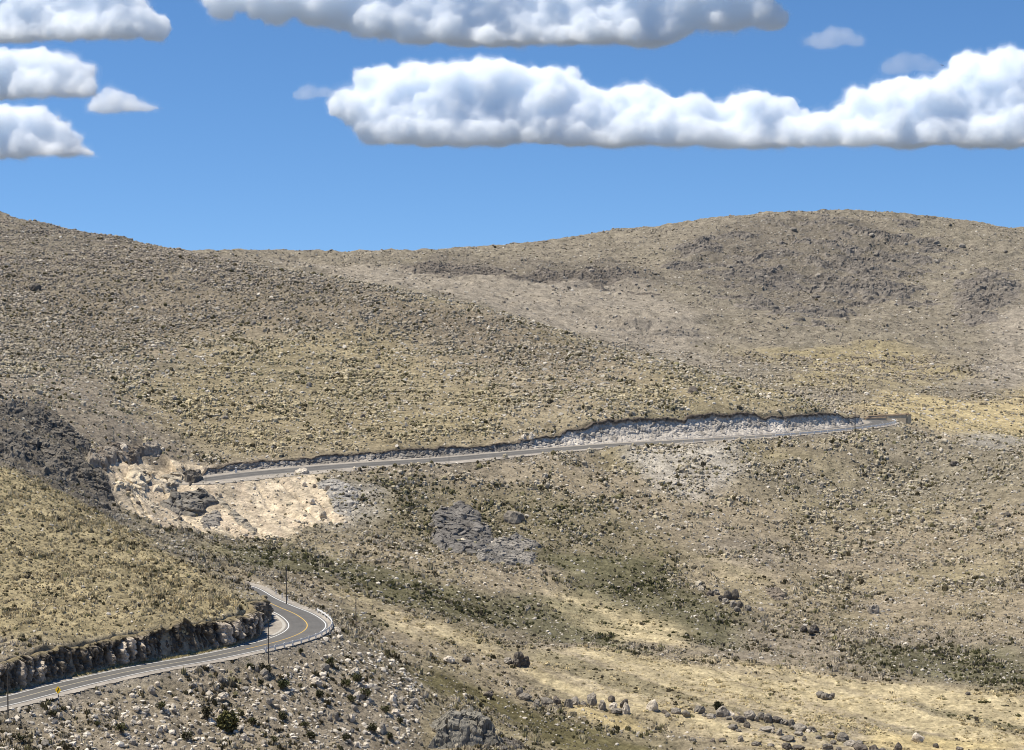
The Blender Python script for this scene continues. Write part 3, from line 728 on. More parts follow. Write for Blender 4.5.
    den = (.14 + .14 * sstep(0, .5, n1)) * np.where(y > 1150, .5, np.where(y > 680, .62, 1)) + .42 * M['scree'] + .4 * M['rock_left'] + .3 * M['palescree_up'] - .02 * M['cream'] + .35 * M['rock_back'] - .3 * M['gold'] - .12 * M['spur']
    den += .25 * sstep(640, 700, x + 512) * 0
    k = rng.random(len(x)) < den; x, y = x[k], y[k]; M = {a: b[k] for a, b in M.items()}; n = len(x)
    g = rng.uniform(.30, .60, n); g = np.where(rng.random(n) < .2, g * .5, g)
    g = g + M['scree'] * .07
    g = g * (1 - .55 * M['rock_left']) * (1 - .35 * M['rock_back'])
    c = g[:, None] * C_(1.07, .98, .83)
    c = c + (C_(.62, .54, .40) - c) * (M['cream'] * (rng.random(n) < .5))[:, None]
    size = np.interp(y, [380, 560, 760, 1000, 1700], [.25, .29, .36, .5, .62])
    sx_.append(x); sy_.append(y); sc_.append(c); sr_.append(size * np.clip(rng.lognormal(0, .5, n), .3, 2.8) * (1 + .35 * M['scree']))
cat_ = np.concatenate
n = 1100; si = rng.integers(s_at_px(low, -60, 0, apex), s_at_px(low, 255, 0, apex), n); q = low.c[si, :2] + low.nl[si] * (low.hl[si] + rng.uniform(-.8, .9, n))[:, None]
k = fbm(low.s[si], low.s[si] * 0, 14, 2, 77) > -.25; q = q[k]; n = len(q)
gx.append(q[:, 0]); gy.append(q[:, 1]); gcol.append(C_(.44, .38, .2) * rng.uniform(.6, 1.2, (n, 1))); grad.append(rng.uniform(.25, .6, n)); ghgt.append(rng.uniform(.25, .6, n))
gx, gy, gcol, grad, ghgt = map(cat_, (gx, gy, gcol, grad, ghgt))
o = mass(shapes_t, gx, gy, ground(gx, gy), grad, ghgt, gcol, 'grass', M_plant, near_shapes=shapes_b)
tag(o, 'dry yellow bunch grass growing in tussocks over the hillsides', 'grass', kind='stuff')
bx_, by_, bc_, br_, bh_ = map(cat_, (bx_, by_, bc_, br_, bh_))
o = mass(shapes_t, bx_, by_, ground(bx_, by_), br_, bh_, bc_, 'ground_cover', M_plant, near_shapes=shapes_b)
tag(o, 'dark green low cushion plants spread over the slopes, some standing in for shade spots', 'ground cover', kind='stuff')
sx_, sy_, sc_, sr_ = map(cat_, (sx_, sy_, sc_, sr_))
o = mass(shapes_s, sx_, sy_, ground(sx_, sy_) + sr_ * .12, sr_, sr_ * .75, sc_, 'loose_stones', M_stone, .1)
tag(o, 'pale and grey loose stones strewn over the slopes', 'stones', kind='stuff')
print('GRASS', len(gx), 'COVER', len(bx_), 'STONES', len(sx_), 'TERR', NU * ND)

# ------------------------------------------------------------------ rocks that stand out
def rock_mesh(name, seed, parts=1, sub=3, stretch=(1, 1, 1), rough=.16, flat=.75, steps=0.):
    g = random.Random(seed); V = []; Fc = []; off = 0
    for p in range(parts):
        bm = bmesh.new(); bmesh.ops.create_icosphere(bm, subdivisions=sub, radius=1)
        sc = 1 if parts == 1 else g.uniform(.35, .62)
        c = Vector((0, 0, 0)) if parts == 1 else Vector((g.uniform(-.72, .72), g.uniform(-.6, .6), g.uniform(-.1, .25)))
        planes = []
        for _ in range(9):
            n = Vector((g.gauss(0, 1), g.gauss(0, 1), g.gauss(0, .8))).normalized(); planes.append((n, g.uniform(.5, .85)))
        o_ = Vector((g.uniform(-50, 50), g.uniform(-50, 50), 0))
        for v in bm.verts:
            q = v.co.copy()
            for n, k in planes:
                h = q.dot(n)
                if h > k: q -= n * (h - k) * flat
            q += v.co * (rough * mnoise.fractal(v.co * 2.2 + o_, 1, 2, 4))
            cr = abs(mnoise.noise(Vector((v.co.x * 2.6, v.co.y * 2.6, v.co.z * 1.2)) + o_))
            q -= v.co * (.16 * math.exp(-(cr / .07) ** 2))
            if steps: q.z += steps * (math.floor(q.z * 4 + .5 * mnoise.noise(q * 2 + o_)) / 4 - q.z)
            q = q * sc + c
            v.co = Vector((q.x * stretch[0], q.y * stretch[1], q.z * stretch[2]))
        V += [v.co[:] for v in bm.verts]; Fc += [[v.index + off for v in f.verts] for f in bm.faces]; off += len(bm.verts); bm.free()
    return mesh_np(name, V, Fc)
def rock_mat(name, c): return mat(name, c, .95, nscale=.9, namp=.3, nscale2=3.2, bump=.8, bscale=2.2, bdist=.3, spec=.1)
RM = {'dark': rock_mat('dark_rock', (.135, .12, .102)), 'grey': rock_mat('grey_rock', (.31, .278, .232)), 'mid': rock_mat('weathered_rock', (.22, .198, .166)),
      'pale': rock_mat('pale_rock', (.58, .515, .42)), 'cream': rock_mat('cream_rock', (.42, .37, .29)), 'brown': rock_mat('brown_rock', (.165, .142, .118))}
def rock(px, py, w, h, colour, label, cat='boulder', group=None, seed=None, parts=1, sub=3, depth=None, sink=.3, lo=345., hi=2300., name=None, steps=0., tilt=0.):
    """px,py = foot of the rock in the photo, w and h its size there in px"""
    p = spot(px, py, lo, hi); k = p[1] / F
    W = w * k / 2; H = h * k; D = (depth or .8) * W
    seed = seed if seed is not None else int(px * 7 + py * 13)
    me = rock_mesh(name or 'boulder', seed, parts, sub, (W, D, H * (.75 if parts == 1 else .95)), steps=steps)
    o = link(name or 'boulder', me, RM[colour], None, (p[0], p[1] + D * .5, gz(p[0], p[1] + D * .5) + H * (.5 - sink)), random.uniform(-.25, .25))
    o.rotation_euler.y = tilt
    return tag(o, label, cat, group)

# middle hill
rock(35,291,13,8,'dark','flat topped dark boulder high on the middle hill near its left skyline')
rock(693,394,13,9,'brown','rounded dark boulder standing at the lower right end of the middle hill')
rock(640,162+235,5,3,'grey','small grey boulder on the middle hill above the road cutting')
# outcrop in the middle of the slope below the upper road
rock(515,523,22,15,'mid','rounded grey boulder with one dark side just above the large outcrop',seed=31)
# big crag low in the valley
rock(521,668,20,16,'dark','small dark crag on the tan knoll above the row of boulders','crag',parts=5,depth=.8,name='crag',seed=17)
rock(505,664,22,9,'grey','grey slab leaning on the small dark crag of the tan knoll','slab',parts=3,name='rock_slab',seed=18)
rock(449,663,13,7,'pale','pale flat boulder on the tan knoll left of the small dark crag',seed=19)
rock(467,663,11,7,'dark','low dark boulder between the pale flat boulder and the small dark crag',seed=20)
rock(488,697,11,7,'brown','brown boulder at the upper left end of the row of valley boulders',seed=21)
# row of boulders across the valley
row = [(520,697,12,8,'grey'),(528,700,11,9,'mid'),(536,706,12,9,'grey'),(546,705,14,10,'mid'),(558,706,12,7,'brown'),(568,706,11,8,'mid'),(578,706,11,7,'grey'),
       (584,708,9,6,'grey'),(603,709,12,8,'grey'),(611,712,12,9,'pale'),(619,714,10,8,'mid'),(625,716,9,9,'pale'),(613,705,14,6,'brown')]
def loose(q, g=random.Random(9)): return (q[0] + g.uniform(-3, 3), q[1] + g.uniform(-2.5, 2.5), q[2] * g.uniform(.55, 1.45), q[3] * g.uniform(.6, 1.4), q[4])
for q in row: rock(*loose(q), 'grey boulder in the long broken row across the yellow valley floor', group='row of boulders across the valley floor', depth=.9)
rock(592,705,13,15,'grey','tall pointed grey boulder, the highest of the row across the valley floor',seed=5)
rock(625,708,11,9,'dark','dark squat boulder near the right end of the row across the valley floor',seed=6)
rock(653,711,15,12,'pale','pale blocky boulder standing apart to the right of the boulder row',seed=7)
for q in [(665,714,8,5,'brown'),(676,714,12,6,'grey'),(686,717,10,6,'mid'),(668,717,9,4,'mid')]:
    rock(*q, 'low brown grey boulder on yellow grass between the boulder row and the dark round shrub', group='boulders between the row and the shrub')
# rubble wall line by the dark shrub
wl = [(702,716,14,8,'mid'),(712,719,12,7,'grey'),(723,719,14,8,'grey'),(731,716,13,7,'pale'),(741,720,10,8,'dark'),(746,726,10,6,'dark'),(752,720,11,9,'grey'),
      (760,722,10,6,'mid'),(768,724,11,7,'mid'),(776,725,11,7,'dark'),(785,726,12,6,'mid'),(794,727,12,7,'mid'),(803,730,13,8,'grey'),(811,733,9,6,'dark'),(735,728,13,5,'mid'),
      (765,732,16,6,'grey'),(778,737,14,5,'grey'),(790,739,13,5,'mid'),(802,738,13,5,'grey'),(818,737,11,5,'mid'),(830,740,14,6,'grey'),(842,743,14,7,'mid'),(850,747,12,8,'grey'),(858,744,8,5,'mid')]
wl += [(q[0] + 5, q[1] + 3, 6, 4, 'mid') for q in wl[::2]] + [(q[0] - 3, q[1] - 3, 5, 3, 'pale') for q in wl[1::3]]
for q in wl: rock(*loose(q), 'grey rock in the long rubble bank running right from the dark round shrub', group='rubble bank on the valley floor', depth=.9)
wl2 = [(788,750,14,6,'dark'),(800,751,14,6,'dark'),(813,752,15,6,'dark'),(826,752,15,6,'mid'),(838,752,12,5,'mid'),(862,750,11,6,'brown'),(872,752,11,7,'brown'),(880,754,9,5,'mid'),(898,752,10,7,'brown')]
for q in wl2: rock(*loose(q), 'dark rock in the low bank at the bottom edge of the valley meadow', group='low rock bank at the bottom of the valley', depth=.9)
for q in [(693,741,9,4,'mid'),(713,742,8,4,'brown'),(722,742,9,4,'brown'),(741,742,7,6,'grey'),(757,746,12,5,'mid'),(771,748,9,5,'grey')]:
    rock(*q, 'small low rock on bare yellow ground below the rubble bank', group='small rocks below the rubble bank')
rock(919,743,13,12,'pale','pale round boulder with a dark right side on the lower right meadow',seed=8)
rock(936,748,7,5,'dark','little dark rock just right of the pale round meadow boulder',seed=81)
rock(960,751,9,5,'mid','half seen grey rock at the bottom edge right of the pale round meadow boulder',seed=82)
rock(968,695,7,3,'dark','small dark rock on the bare strip under the dark green bank',seed=83)
# dark group on the right slope
grp = [(710,596,9,6,'brown'),(716,595,9,6,'grey'),(722,602,10,7,'dark'),(728,600,10,10,'dark'),(735,600,9,11,'dark'),(733,607,10,8,'grey'),(741,608,9,8,'dark'),(748,611,8,6,'mid'),(738,612,9,6,'mid'),(726,604,8,6,'grey')]
for q in grp: rock(*q, 'dark boulder of the tight pile on the tan slope above the meadow', group='pile of dark boulders on the slope')
rock(701,591,8,6,'cream','pale tan boulder at the upper left end of the dark boulder pile',seed=84)
rock(761,611,7,4,'pale','pale boulder lying right of the dark boulder pile',seed=85)
rock(809,635,20,10,'dark','isolated dark flat outcrop below and right of the dark boulder pile','rock outcrop',parts=4,name='rock_outcrop',seed=87)
rock(874,614,13,12,'grey','pale grey boulder standing alone on the lower right slope',seed=88)
rock(826,700,18,8,'mid','grey crumbling rock patch on the meadow above the rubble bank','rock outcrop',parts=5,name='rock_outcrop',seed=89)
rock(954,466,11,5,'dark','dark flat boulder near the top of the right slope below the skyline edge',seed=90)
rock(1007,517,8,5,'dark','dark boulder at the right end of the big stony slope',seed=91)
rock(923,523,7,5,'dark','dark boulder in the middle of the big stony slope',seed=92)
rock(836,447,6,4,'dark','dark boulder just under the upper guardrail',seed=93)
# cream gully
rock(123,456,11,13,'pale','pale rounded block set in the rock band at the gully head',seed=50,lo=600,hi=800)
rock(302,474,17,6,'pale','pale flat boulder on the lower edge of the upper road',seed=51)
rock(528,446,12,9,'pale','pale broken block in the gap of the road cutting','rock',parts=3,name='rock',seed=53)
gs = random.Random(21)
for n in range(26):
    px = gs.uniform(100, 330); py = gs.uniform(460, 525)
    if not (np.interp(px, [100, 200, 330], [462, 486, 482]) < py < np.interp(px, [100, 160, 260, 330], [480, 520, 530, 520])): continue
    w = gs.choice([4, 5, 6, 7, 9]); rock(px, py, w, w * gs.uniform(.5, .8), gs.choice(['cream', 'brown', 'dark', 'pale']), 'angular rock lying on the pale sand slide and gully below the upper road', 'rock', 'rocks on the pale gully', sub=2, lo=600, hi=800, name='rock')
# scree boulders below the lower road
rock(222,701,22,9,'pale','largest pale slab on the scree below the lower road, with a dark hollow under it','slab',parts=2,name='rock_slab',seed=60)
rock(316,686,13,8,'pale','pale slab with a dark hollow under it, right of the bare grey chute','slab',parts=1,name='rock_slab',seed=62)
rock(354,677,13,9,'pale','pale block beside a dark cleft at the right edge of the scree',seed=63)
rock(338,633,7,6,'pale','pale block lying just outside the bend by the guardrail',seed=64)
gs = random.Random(3); n = 0
while n < 110:
    px = gs.uniform(2, 415); py = gs.uniform(668, 748)
    if py < 716 - .235 * px + (0 if px < 330 else 60) + 6: continue
    w = gs.choice([4, 5, 5, 6, 7, 8, 10]); 
    rock(px, py, w, w * gs.uniform(.5, .9), gs.choice(['pale', 'pale', 'pale', 'grey', 'mid']), 'angular boulder among many on the scree slope below the lower road', group='boulders on the scree below the lower road', sub=2, depth=1); n += 1
n = 0
while n < 60:
    px = gs.uniform(5, 800); py = gs.uniform(225, 440)
    ytop = np.interp(px, [0, 200, 430, 620, 800], [225, 262, 310, 360, 412]); ybot = np.interp(px, [0, 200, 430, 600, 800], [380, 440, 435, 415, 410])
    if not (ytop < py < ybot): continue
    w = gs.choice([4, 4, 5, 5, 6, 7, 8])
    rock(px, py, w, w * gs.uniform(.4, .65), gs.choice(['grey', 'mid', 'brown', 'cream']), 'small weathered boulder among the tussocks of the middle hill', group='boulders on the middle hill', sub=2, depth=.9); n += 1
n = 0
while n < 40:
    px = gs.uniform(560, 1015); py = gs.uniform(225, 340)
    if py < np.interp(px, [560, 830, 1024], [262, 225, 245]) or py > np.interp(px, [560, 800, 1024], [290, 335, 320]): continue
    w = gs.choice([4, 5, 6, 8, 9])
    rock(px, py, w, w * gs.uniform(.35, .6), gs.choice(['grey', 'mid', 'mid']), 'grey rock on the upper face of the far back hill', 'rock', 'rocks on the back hill', sub=2, depth=.9, lo=1250, name='rock'); n += 1

# ------------------------------------------------------------------ shrubs
def shrub(px, py, w, h, col, label, group=None, trunk=False, seed=0, n=420):
    p = spot(px, py); k = p[1] / F; W = w * k / 2; H = h * k; g = random.Random(seed + int(px))
    root = empty('shrub', (p[0], p[1] + W * .6, gz(p[0], p[1] + W * .6))); tag(root, label, 'shrub', group)
    V, Fc, CC = [], [], []
    lobes = [(g.uniform(-.55, .55), g.uniform(-.55, .55), g.uniform(.35, .75), g.uniform(.32, .55)) for _ in range(9)]
    for i in range(n):
        lx, ly, lz, lr = g.choice(lobes)
        v = Vector((g.gauss(0, 1), g.gauss(0, 1), g.gauss(0, 1))).normalized() * lr * g.uniform(.55, 1.05)
        c = Vector(((lx + v.x) * W, (ly + v.y) * W, max(.04, lz + v.z * .8) * H)); s = W * g.uniform(.10, .2)
        a = Vector((g.gauss(0, 1), g.gauss(0, 1), g.gauss(0, 1))).normalized(); b = a.cross(Vector((g.gauss(0, 1), g.gauss(0, 1), g.gauss(0, 1)))).normalized()
        o = len(V); V += [(c + a * s)[:], (c + b * s * .6)[:], (c - a * s)[:], (c - b * s * .6)[:]]; Fc.append((o, o + 1, o + 2, o + 3))
        t = g.uniform(.6, 1.4); CC += [(col[0] * t, col[1] * t, col[2] * t)] * 4
    link('foliage', mesh_np('foliage', V, Fc, np.array(CC)), M_plant, root)
    V, Fc = [], []
    for i in range(7):
        a = g.uniform(0, 6.28); e = Vector((math.cos(a) * .55 * W, math.sin(a) * .55 * W, H * g.uniform(.45, .75))); r = W * .06; o = len(V)
        for q, rr in ((Vector((math.cos(a) * .06 * W, math.sin(a) * .06 * W, -.15)), r), (e * .55 + Vector((0, 0, .05)), r * .7), (e, r * .3)):
            V += [(q.x + math.cos(t) * rr, q.y + math.sin(t) * rr, q.z) for t in (0, 1.57, 3.14, 4.71)]
        for l in range(2):
            for t in range(4): Fc.append((o + l * 4 + t, o + l * 4 + (t + 1) % 4, o + l * 4 + 4 + (t + 1) % 4, o + l * 4 + 4 + t))
    link('stem', mesh_np('stem', V, Fc), RM['brown'], root)
    return root
DG = (.05, .055, .026)
shrub(226,735,25,23,(.12,.115,.05),'large round olive green shrub on the scree near the bottom left', seed=1, n=900)
shrub(206,722,14,14,(.055,.05,.03),'dark brown green shrub just left of the large olive shrub', seed=2)
shrub(719,714,11,12,(.035,.036,.02),'dark round bush on a short stem standing on the rubble bank in the valley', seed=3, n=700)
shrub(265,675,14,9,(.075,.07,.045),'grey brown domed shrub at the foot of the pole by the guardrail', seed=4)
shrub(250,670,9,6,DG,'small dark shrub left of the domed shrub below the road edge', seed=5)
shrub(261,686,7,6,(.05,.05,.03),'tiny round dark shrub at the top of the bare grey chute', seed=6)
shrub(283,691,14,10,(.09,.1,.05),'green shrub on the scree right of the bare grey chute', seed=7)
shrub(252,728,11,10,(.07,.07,.035),'olive shrub right of the large round olive shrub', seed=8)
gs = random.Random(5)
for q in [(330,668),(345,690),(357,684),(338,720),(365,700),(372,735),(390,742),(320,700),(300,655),(352,705),(310,742),(282,722),(20,745),(98,728),(52,718),(120,735),(305,728),(385,715),(240,718),(160,712),(186,742),(345,742),(400,725),(275,745)]:
    w = gs.uniform(8, 14)
    shrub(*q, w, w * .75, (.055, .056, .03) if gs.random() < .6 else (.085, .085, .04), 'dark green brown low shrub among pale stones on the scree', 'low shrubs on the scree', seed=int(q[1]), n=260)

# ------------------------------------------------------------------ poles, rails, sign, posts, ruin
M_wood = mat('pole_wood', (.10, .09, .078), .9, nscale=2, namp=.2)
M_steel = mat('galvanised_steel', (.78, .78, .76), .55, nscale=1, namp=.1, metal=0, spec=.4)
M_signy = mat('sign_yellow', (.88, .58, .03), .5)
M_black = mat('black_paint', (.02, .02, .02), .6)
M_adobe = mat('adobe', (.56, .46, .32), .95, nscale=.8, namp=.2, bump=.5, bscale=2, bdist=.1)
M_thatch = mat('brown_coping', (.22, .165, .115), .95, nscale=1.2, namp=.3)
def tube_bm(bm, a, b, r0, r1, n=10):
    a = Vector(a); b = Vector(b); d = (b - a).normalized(); u = d.orthogonal().normalized(); w = d.cross(u)
    A_ = [bm.verts.new(a + (u * math.cos(t) + w * math.sin(t)) * r0) for t in [i * 2 * math.pi / n for i in range(n)]]
    B_ = [bm.verts.new(b + (u * math.cos(t) + w * math.sin(t)) * r1) for t in [i * 2 * math.pi / n for i in range(n)]]
    for i in range(n): bm.faces.new((A_[i], A_[(i + 1) % n], B_[(i + 1) % n], B_[i]))
    bm.faces.new(B_); bm.faces.new(A_[::-1])
def box_bm(bm, c, s, rot=None):
    r = bmesh.ops.create_cube(bm, size=1)
    for v in r['verts']:
        q = Vector((v.co.x * s[0], v.co.y * s[1], v.co.z * s[2]))
        if rot is not None: q = rot @ q
        v.co = q + Vector(c)
def done(bm, name, m, parent=None, loc=None, rz=0.):
    bmesh.ops.recalc_face_normals(bm, faces=bm.faces[:])
    me = bpy.data.meshes.new(name); bm.to_mesh(me); bm.free()
    return link(name, me, m, parent, loc, rz)
def pole(px, py, h, label, thin=1., lo=345., hi=2300.):
    p = spot(px, py, lo, hi); root = empty('utility_pole', (p[0], p[1], p[2])); tag(root, label, 'utility pole')
    bm = bmesh.new(); tube_bm(bm, (0, 0, -.6), (0, 0, h), .135 * thin, .095 * thin); done(bm, 'pole_shaft', M_wood, root)
    bm = bmesh.new(); box_bm(bm, (0, -.1, h - .5), (1.0 * thin, .1, .12)); done(bm, 'crossarm', M_wood, root)
    bm = bmesh.new(); tube_bm(bm, (0, 0, h - .02), (0, 0, h + .22), .05, .035, 8); done(bm, 'insulator', M_steel, root)
pole(8,718,10.2,'utility pole at the left edge, beside the lower road')
pole(268.5,664,9.6,'utility pole by the near end of the lower guardrail')
pole(286.5,604.5,9.3,'utility pole on the slope just beyond the lower bend')
pole(356,630,9.3,'utility pole on the valley side right of the bend guardrail')
pole(430,476,7.6,'slim pole on the slope just under the upper road, left of its twin',.7)
pole(449,463.5,4,'short slim pole at the edge of the upper road',.7)
pole(206,484,9,'slim pole where the upper road meets the pale gully',.7,600,800)
pole(855,432,10.2,'utility pole beside the upper guardrail at the nose of the hill',1.5)
pole(864,420,8.5,'utility pole behind the upper bend, next to the ruined wall',1.4,905,990)

def guardrail(r, i0, i1, side, off, label, spacing, white_out=False, grp=None):
    root = empty('guardrail', tuple(r.c[(i0 + i1) // 2])); tag(root, label, 'guardrail', grp)
    o = Vector(root.location); idx = np.arange(i0, i1, 1)
    prof = [(.00, .40), (.05, .47), (.0, .56), (0, .62), (.05, .71), (.0, .80), (-.03, .80), (-.03, .40)]
    V = []
    for i in idx:
        for a, b in prof:
            q = r.c[i, :2] + r.nl[i] * side * (off - a); V.append((q[0] - o.x, q[1] - o.y, r.c[i, 2] + b - o.z + .12))
    W = len(prof); Fc = []
    for j in range(len(idx) - 1):
        for k in range(W): Fc.append((j * W + k, j * W + (k + 1) % W, (j + 1) * W + (k + 1) % W, (j + 1) * W + k))
    link('rail', mesh_np('rail', V, Fc), M_white if white_out else M_steel, root)
    s = r.s[i0] + .4; first = None
    while s < r.s[i1] - .1:
        i = i_of(r, s); q = r.c[i, :2] + r.nl[i] * side * (off + .14)
        if first is None:
            bm = bmesh.new(); box_bm(bm, (0, 0, .28), (.42, .22, 1.35)); pst = first = done(bm, 'post', M_white, root)
        else:
            pst = first.copy(); COL.objects.link(pst); pst.parent = root
        pst.location = (q[0] - o.x, q[1] - o.y, r.c[i, 2] - o.z + .1); pst.rotation_euler.z = math.atan2(r.t[i, 1], r.t[i, 0])
        s += spacing
ig0 = s_at_px(low, 243, 0, apex); ig1 = s_at_px(low, 294, apex)
guardrail(low, ig0, ig1, -1, 5.9, 'white and grey guardrail with white posts round the lower road bend', 3.2)
uap = int(np.argmax(up.c[:, 0]))
guardrail(up, s_at_px(up, 790, 0, uap), uap + 8, -1, 5.7, 'long white guardrail round the upper bend at the nose of the hill', 4.0)
guardrail(up, s_at_px(up, 766, 0, uap), s_at_px(up, 787, 0, uap), -1, 5.7, 'short guardrail section left of the long upper guardrail', 4.0)
def marker(p, label, group=None, h=1.25, w=.24):
    root = empty('marker_post', p); tag(root, label, 'marker post', group)
    bm = bmesh.new(); box_bm(bm, (0, 0, h / 2 - .1), (w, w, h + .2)); bmesh.ops.bevel(bm, geom=bm.edges[:], offset=.03, segments=1, affect='EDGES'); done(bm, 'post_body', M_white, root)
    bm = bmesh.new(); box_bm(bm, (0, 0, h - .22), (w + .02, w + .02, .14)); done(bm, 'reflector_band', M_black, root)
for px in (655, 665, 675.5, 686, 697, 707.5, 717.5, 727, 737.5, 747.5, 757, 764):
    i = s_at_px(up, px, 0, uap); q = up.c[i, :2] - up.nl[i] * 5.8
    marker((q[0], q[1], max(gz(*q), up.c[i, 2] - .4)), 'white marker post in the row along the outer edge of the upper road', 'white marker posts along the upper road', 1.35, .3)
for k, px in enumerate((256, 262, 267.5)):
    i = s_at_px(low, px, apex); q = low.c[i, :2] - low.nl[i] * 5.4
    marker((q[0], q[1], low.c[i, 2] - .1), 'white marker post on the outer edge of the road beyond the lower bend', 'white marker posts beyond the lower bend', 1.3, .28)
p = spot(236, 473, 700, 800); marker(tuple(p), 'lone white marker post under the cutting near the start of the upper road', None, 2.0, .7)

# curve warning sign
p = spot(58.5, 709); k = p[1] / F
root = empty('warning_sign', tuple(p)); root.rotation_euler.z = -.5; tag(root, 'yellow diamond curve warning sign on a black and white post by the lower road', 'road sign')
hp = 3.0; n = 8
pst = None
for i in range(n):
    bm = bmesh.new(); tube_bm(bm, (0, 0, -.3 + i * 3.3 / n), (0, 0, -.3 + (i + 1) * 3.3 / n), .085, .085, 10)
    done(bm, 'post_band', M_white if i % 2 else M_black, root)
bm = bmesh.new(); box_bm(bm, (0, 0, 0), (1.1, .04, 1.1)); bmesh.ops.bevel(bm, geom=[e for e in bm.edges if abs((e.verts[0].co - e.verts[1].co).y) > .02], offset=.08, segments=2, affect='EDGES')
pl = done(bm, 'panel', M_signy, root, (0, -.1, hp + .55)); pl.rotation_euler = (0, math.radians(45), 0)
bm = bmesh.new()
box_bm(bm, (0, 0, -.18), (.12, .02, .36)); box_bm(bm, (.10, 0, .06), (.30, .021, .12)); box_bm(bm, (.24, 0, .22), (.12, .02, .26))
tri = [bm.verts.new(q) for q in ((.08, -.01, .34), (.40, -.01, .34), (.24, -.01, .56), (.08, .01, .34), (.40, .01, .34), (.24, .01, .56))]
bm.faces.new(tri[:3]); bm.faces.new(tri[3:][::-1])
for a, b in ((0, 1), (1, 2), (2, 0)): bm.faces.new((tri[a], tri[b], tri[b + 3], tri[a + 3]))
sy = done(bm, 'curve_arrow', M_black, root, (-.1, -.14, hp + .5))

# roofless adobe walls behind the upper bend
p = spot(888, 420.5, 940, 1050); k = p[1] / F
root = empty('ruined_hut', tuple(p), -.38); tag(root, 'roofless tan mud brick ruin with brown coping beyond the upper bend', 'ruin')
def wall(x0, x1, y0, y1, h0, h1, name='wall'):
    bm = bmesh.new(); n = max(4, int(math.hypot(x1 - x0, y1 - y0) / .8)); T = .45
    dx, dy = x1 - x0, y1 - y0; L = math.hypot(dx, dy); nx, ny = -dy / L * T, dx / L * T; prev = None; first = None
    gr = random.Random(int(x0 * 10 + h0 * 7))
    for i in range(n + 1):
        t = i / n; h = h0 + (h1 - h0) * t + gr.uniform(-.12, .12); x = x0 + dx * t; y = y0 + dy * t
        r_ = [bm.verts.new(q) for q in ((x - nx, y - ny, -1.2), (x + nx, y + ny, -1.2), (x + nx * .8, y + ny * .8, h), (x - nx * .8, y - ny * .8, h))]
        if prev:
            for a in range(4): bm.faces.new((prev[a], prev[(a + 1) % 4], r_[(a + 1) % 4], r_[a]))
        else: bm.faces.new(r_)
        prev = r_
    bm.faces.new(prev[::-1])
    w = done(bm, name, M_adobe, root)
    bm = bmesh.new(); prev = None; gr = random.Random(4)
    for i in range(n + 1):
        t = i / n; h = h0 + (h1 - h0) * t + .05; x = x0 + dx * t; y = y0 + dy * t; hh = .28 + gr.uniform(-.1, .15)
        r_ = [bm.verts.new(q) for q in ((x - nx * 1.3, y - ny * 1.3, h - .12), (x + nx * 1.3, y + ny * 1.3, h - .12), (x + nx * .7, y + ny * .7, h + hh), (x - nx * .7, y - ny * .7, h + hh))]
        if prev:
            for a in range(4): bm.faces.new((prev[a], prev[(a + 1) % 4], r_[(a + 1) % 4], r_[a]))
        else: bm.faces.new(r_)
        prev = r_
    bm.faces.new(prev[::-1]); done(bm, 'coping', M_thatch, w)
wall(-10, -.5, -1.5, -1, .9, 1.5); wall(0, 8.5, -1, -.6, 2.5, 2.9); wall(8.9, 9.3, -.3, 5, 2.8, 2.5); wall(-10, 8.6, 5.6, 6, 1.6, 2.9); wall(-10.4, -10.2, -1.2, 5.2, .8, 1.2)

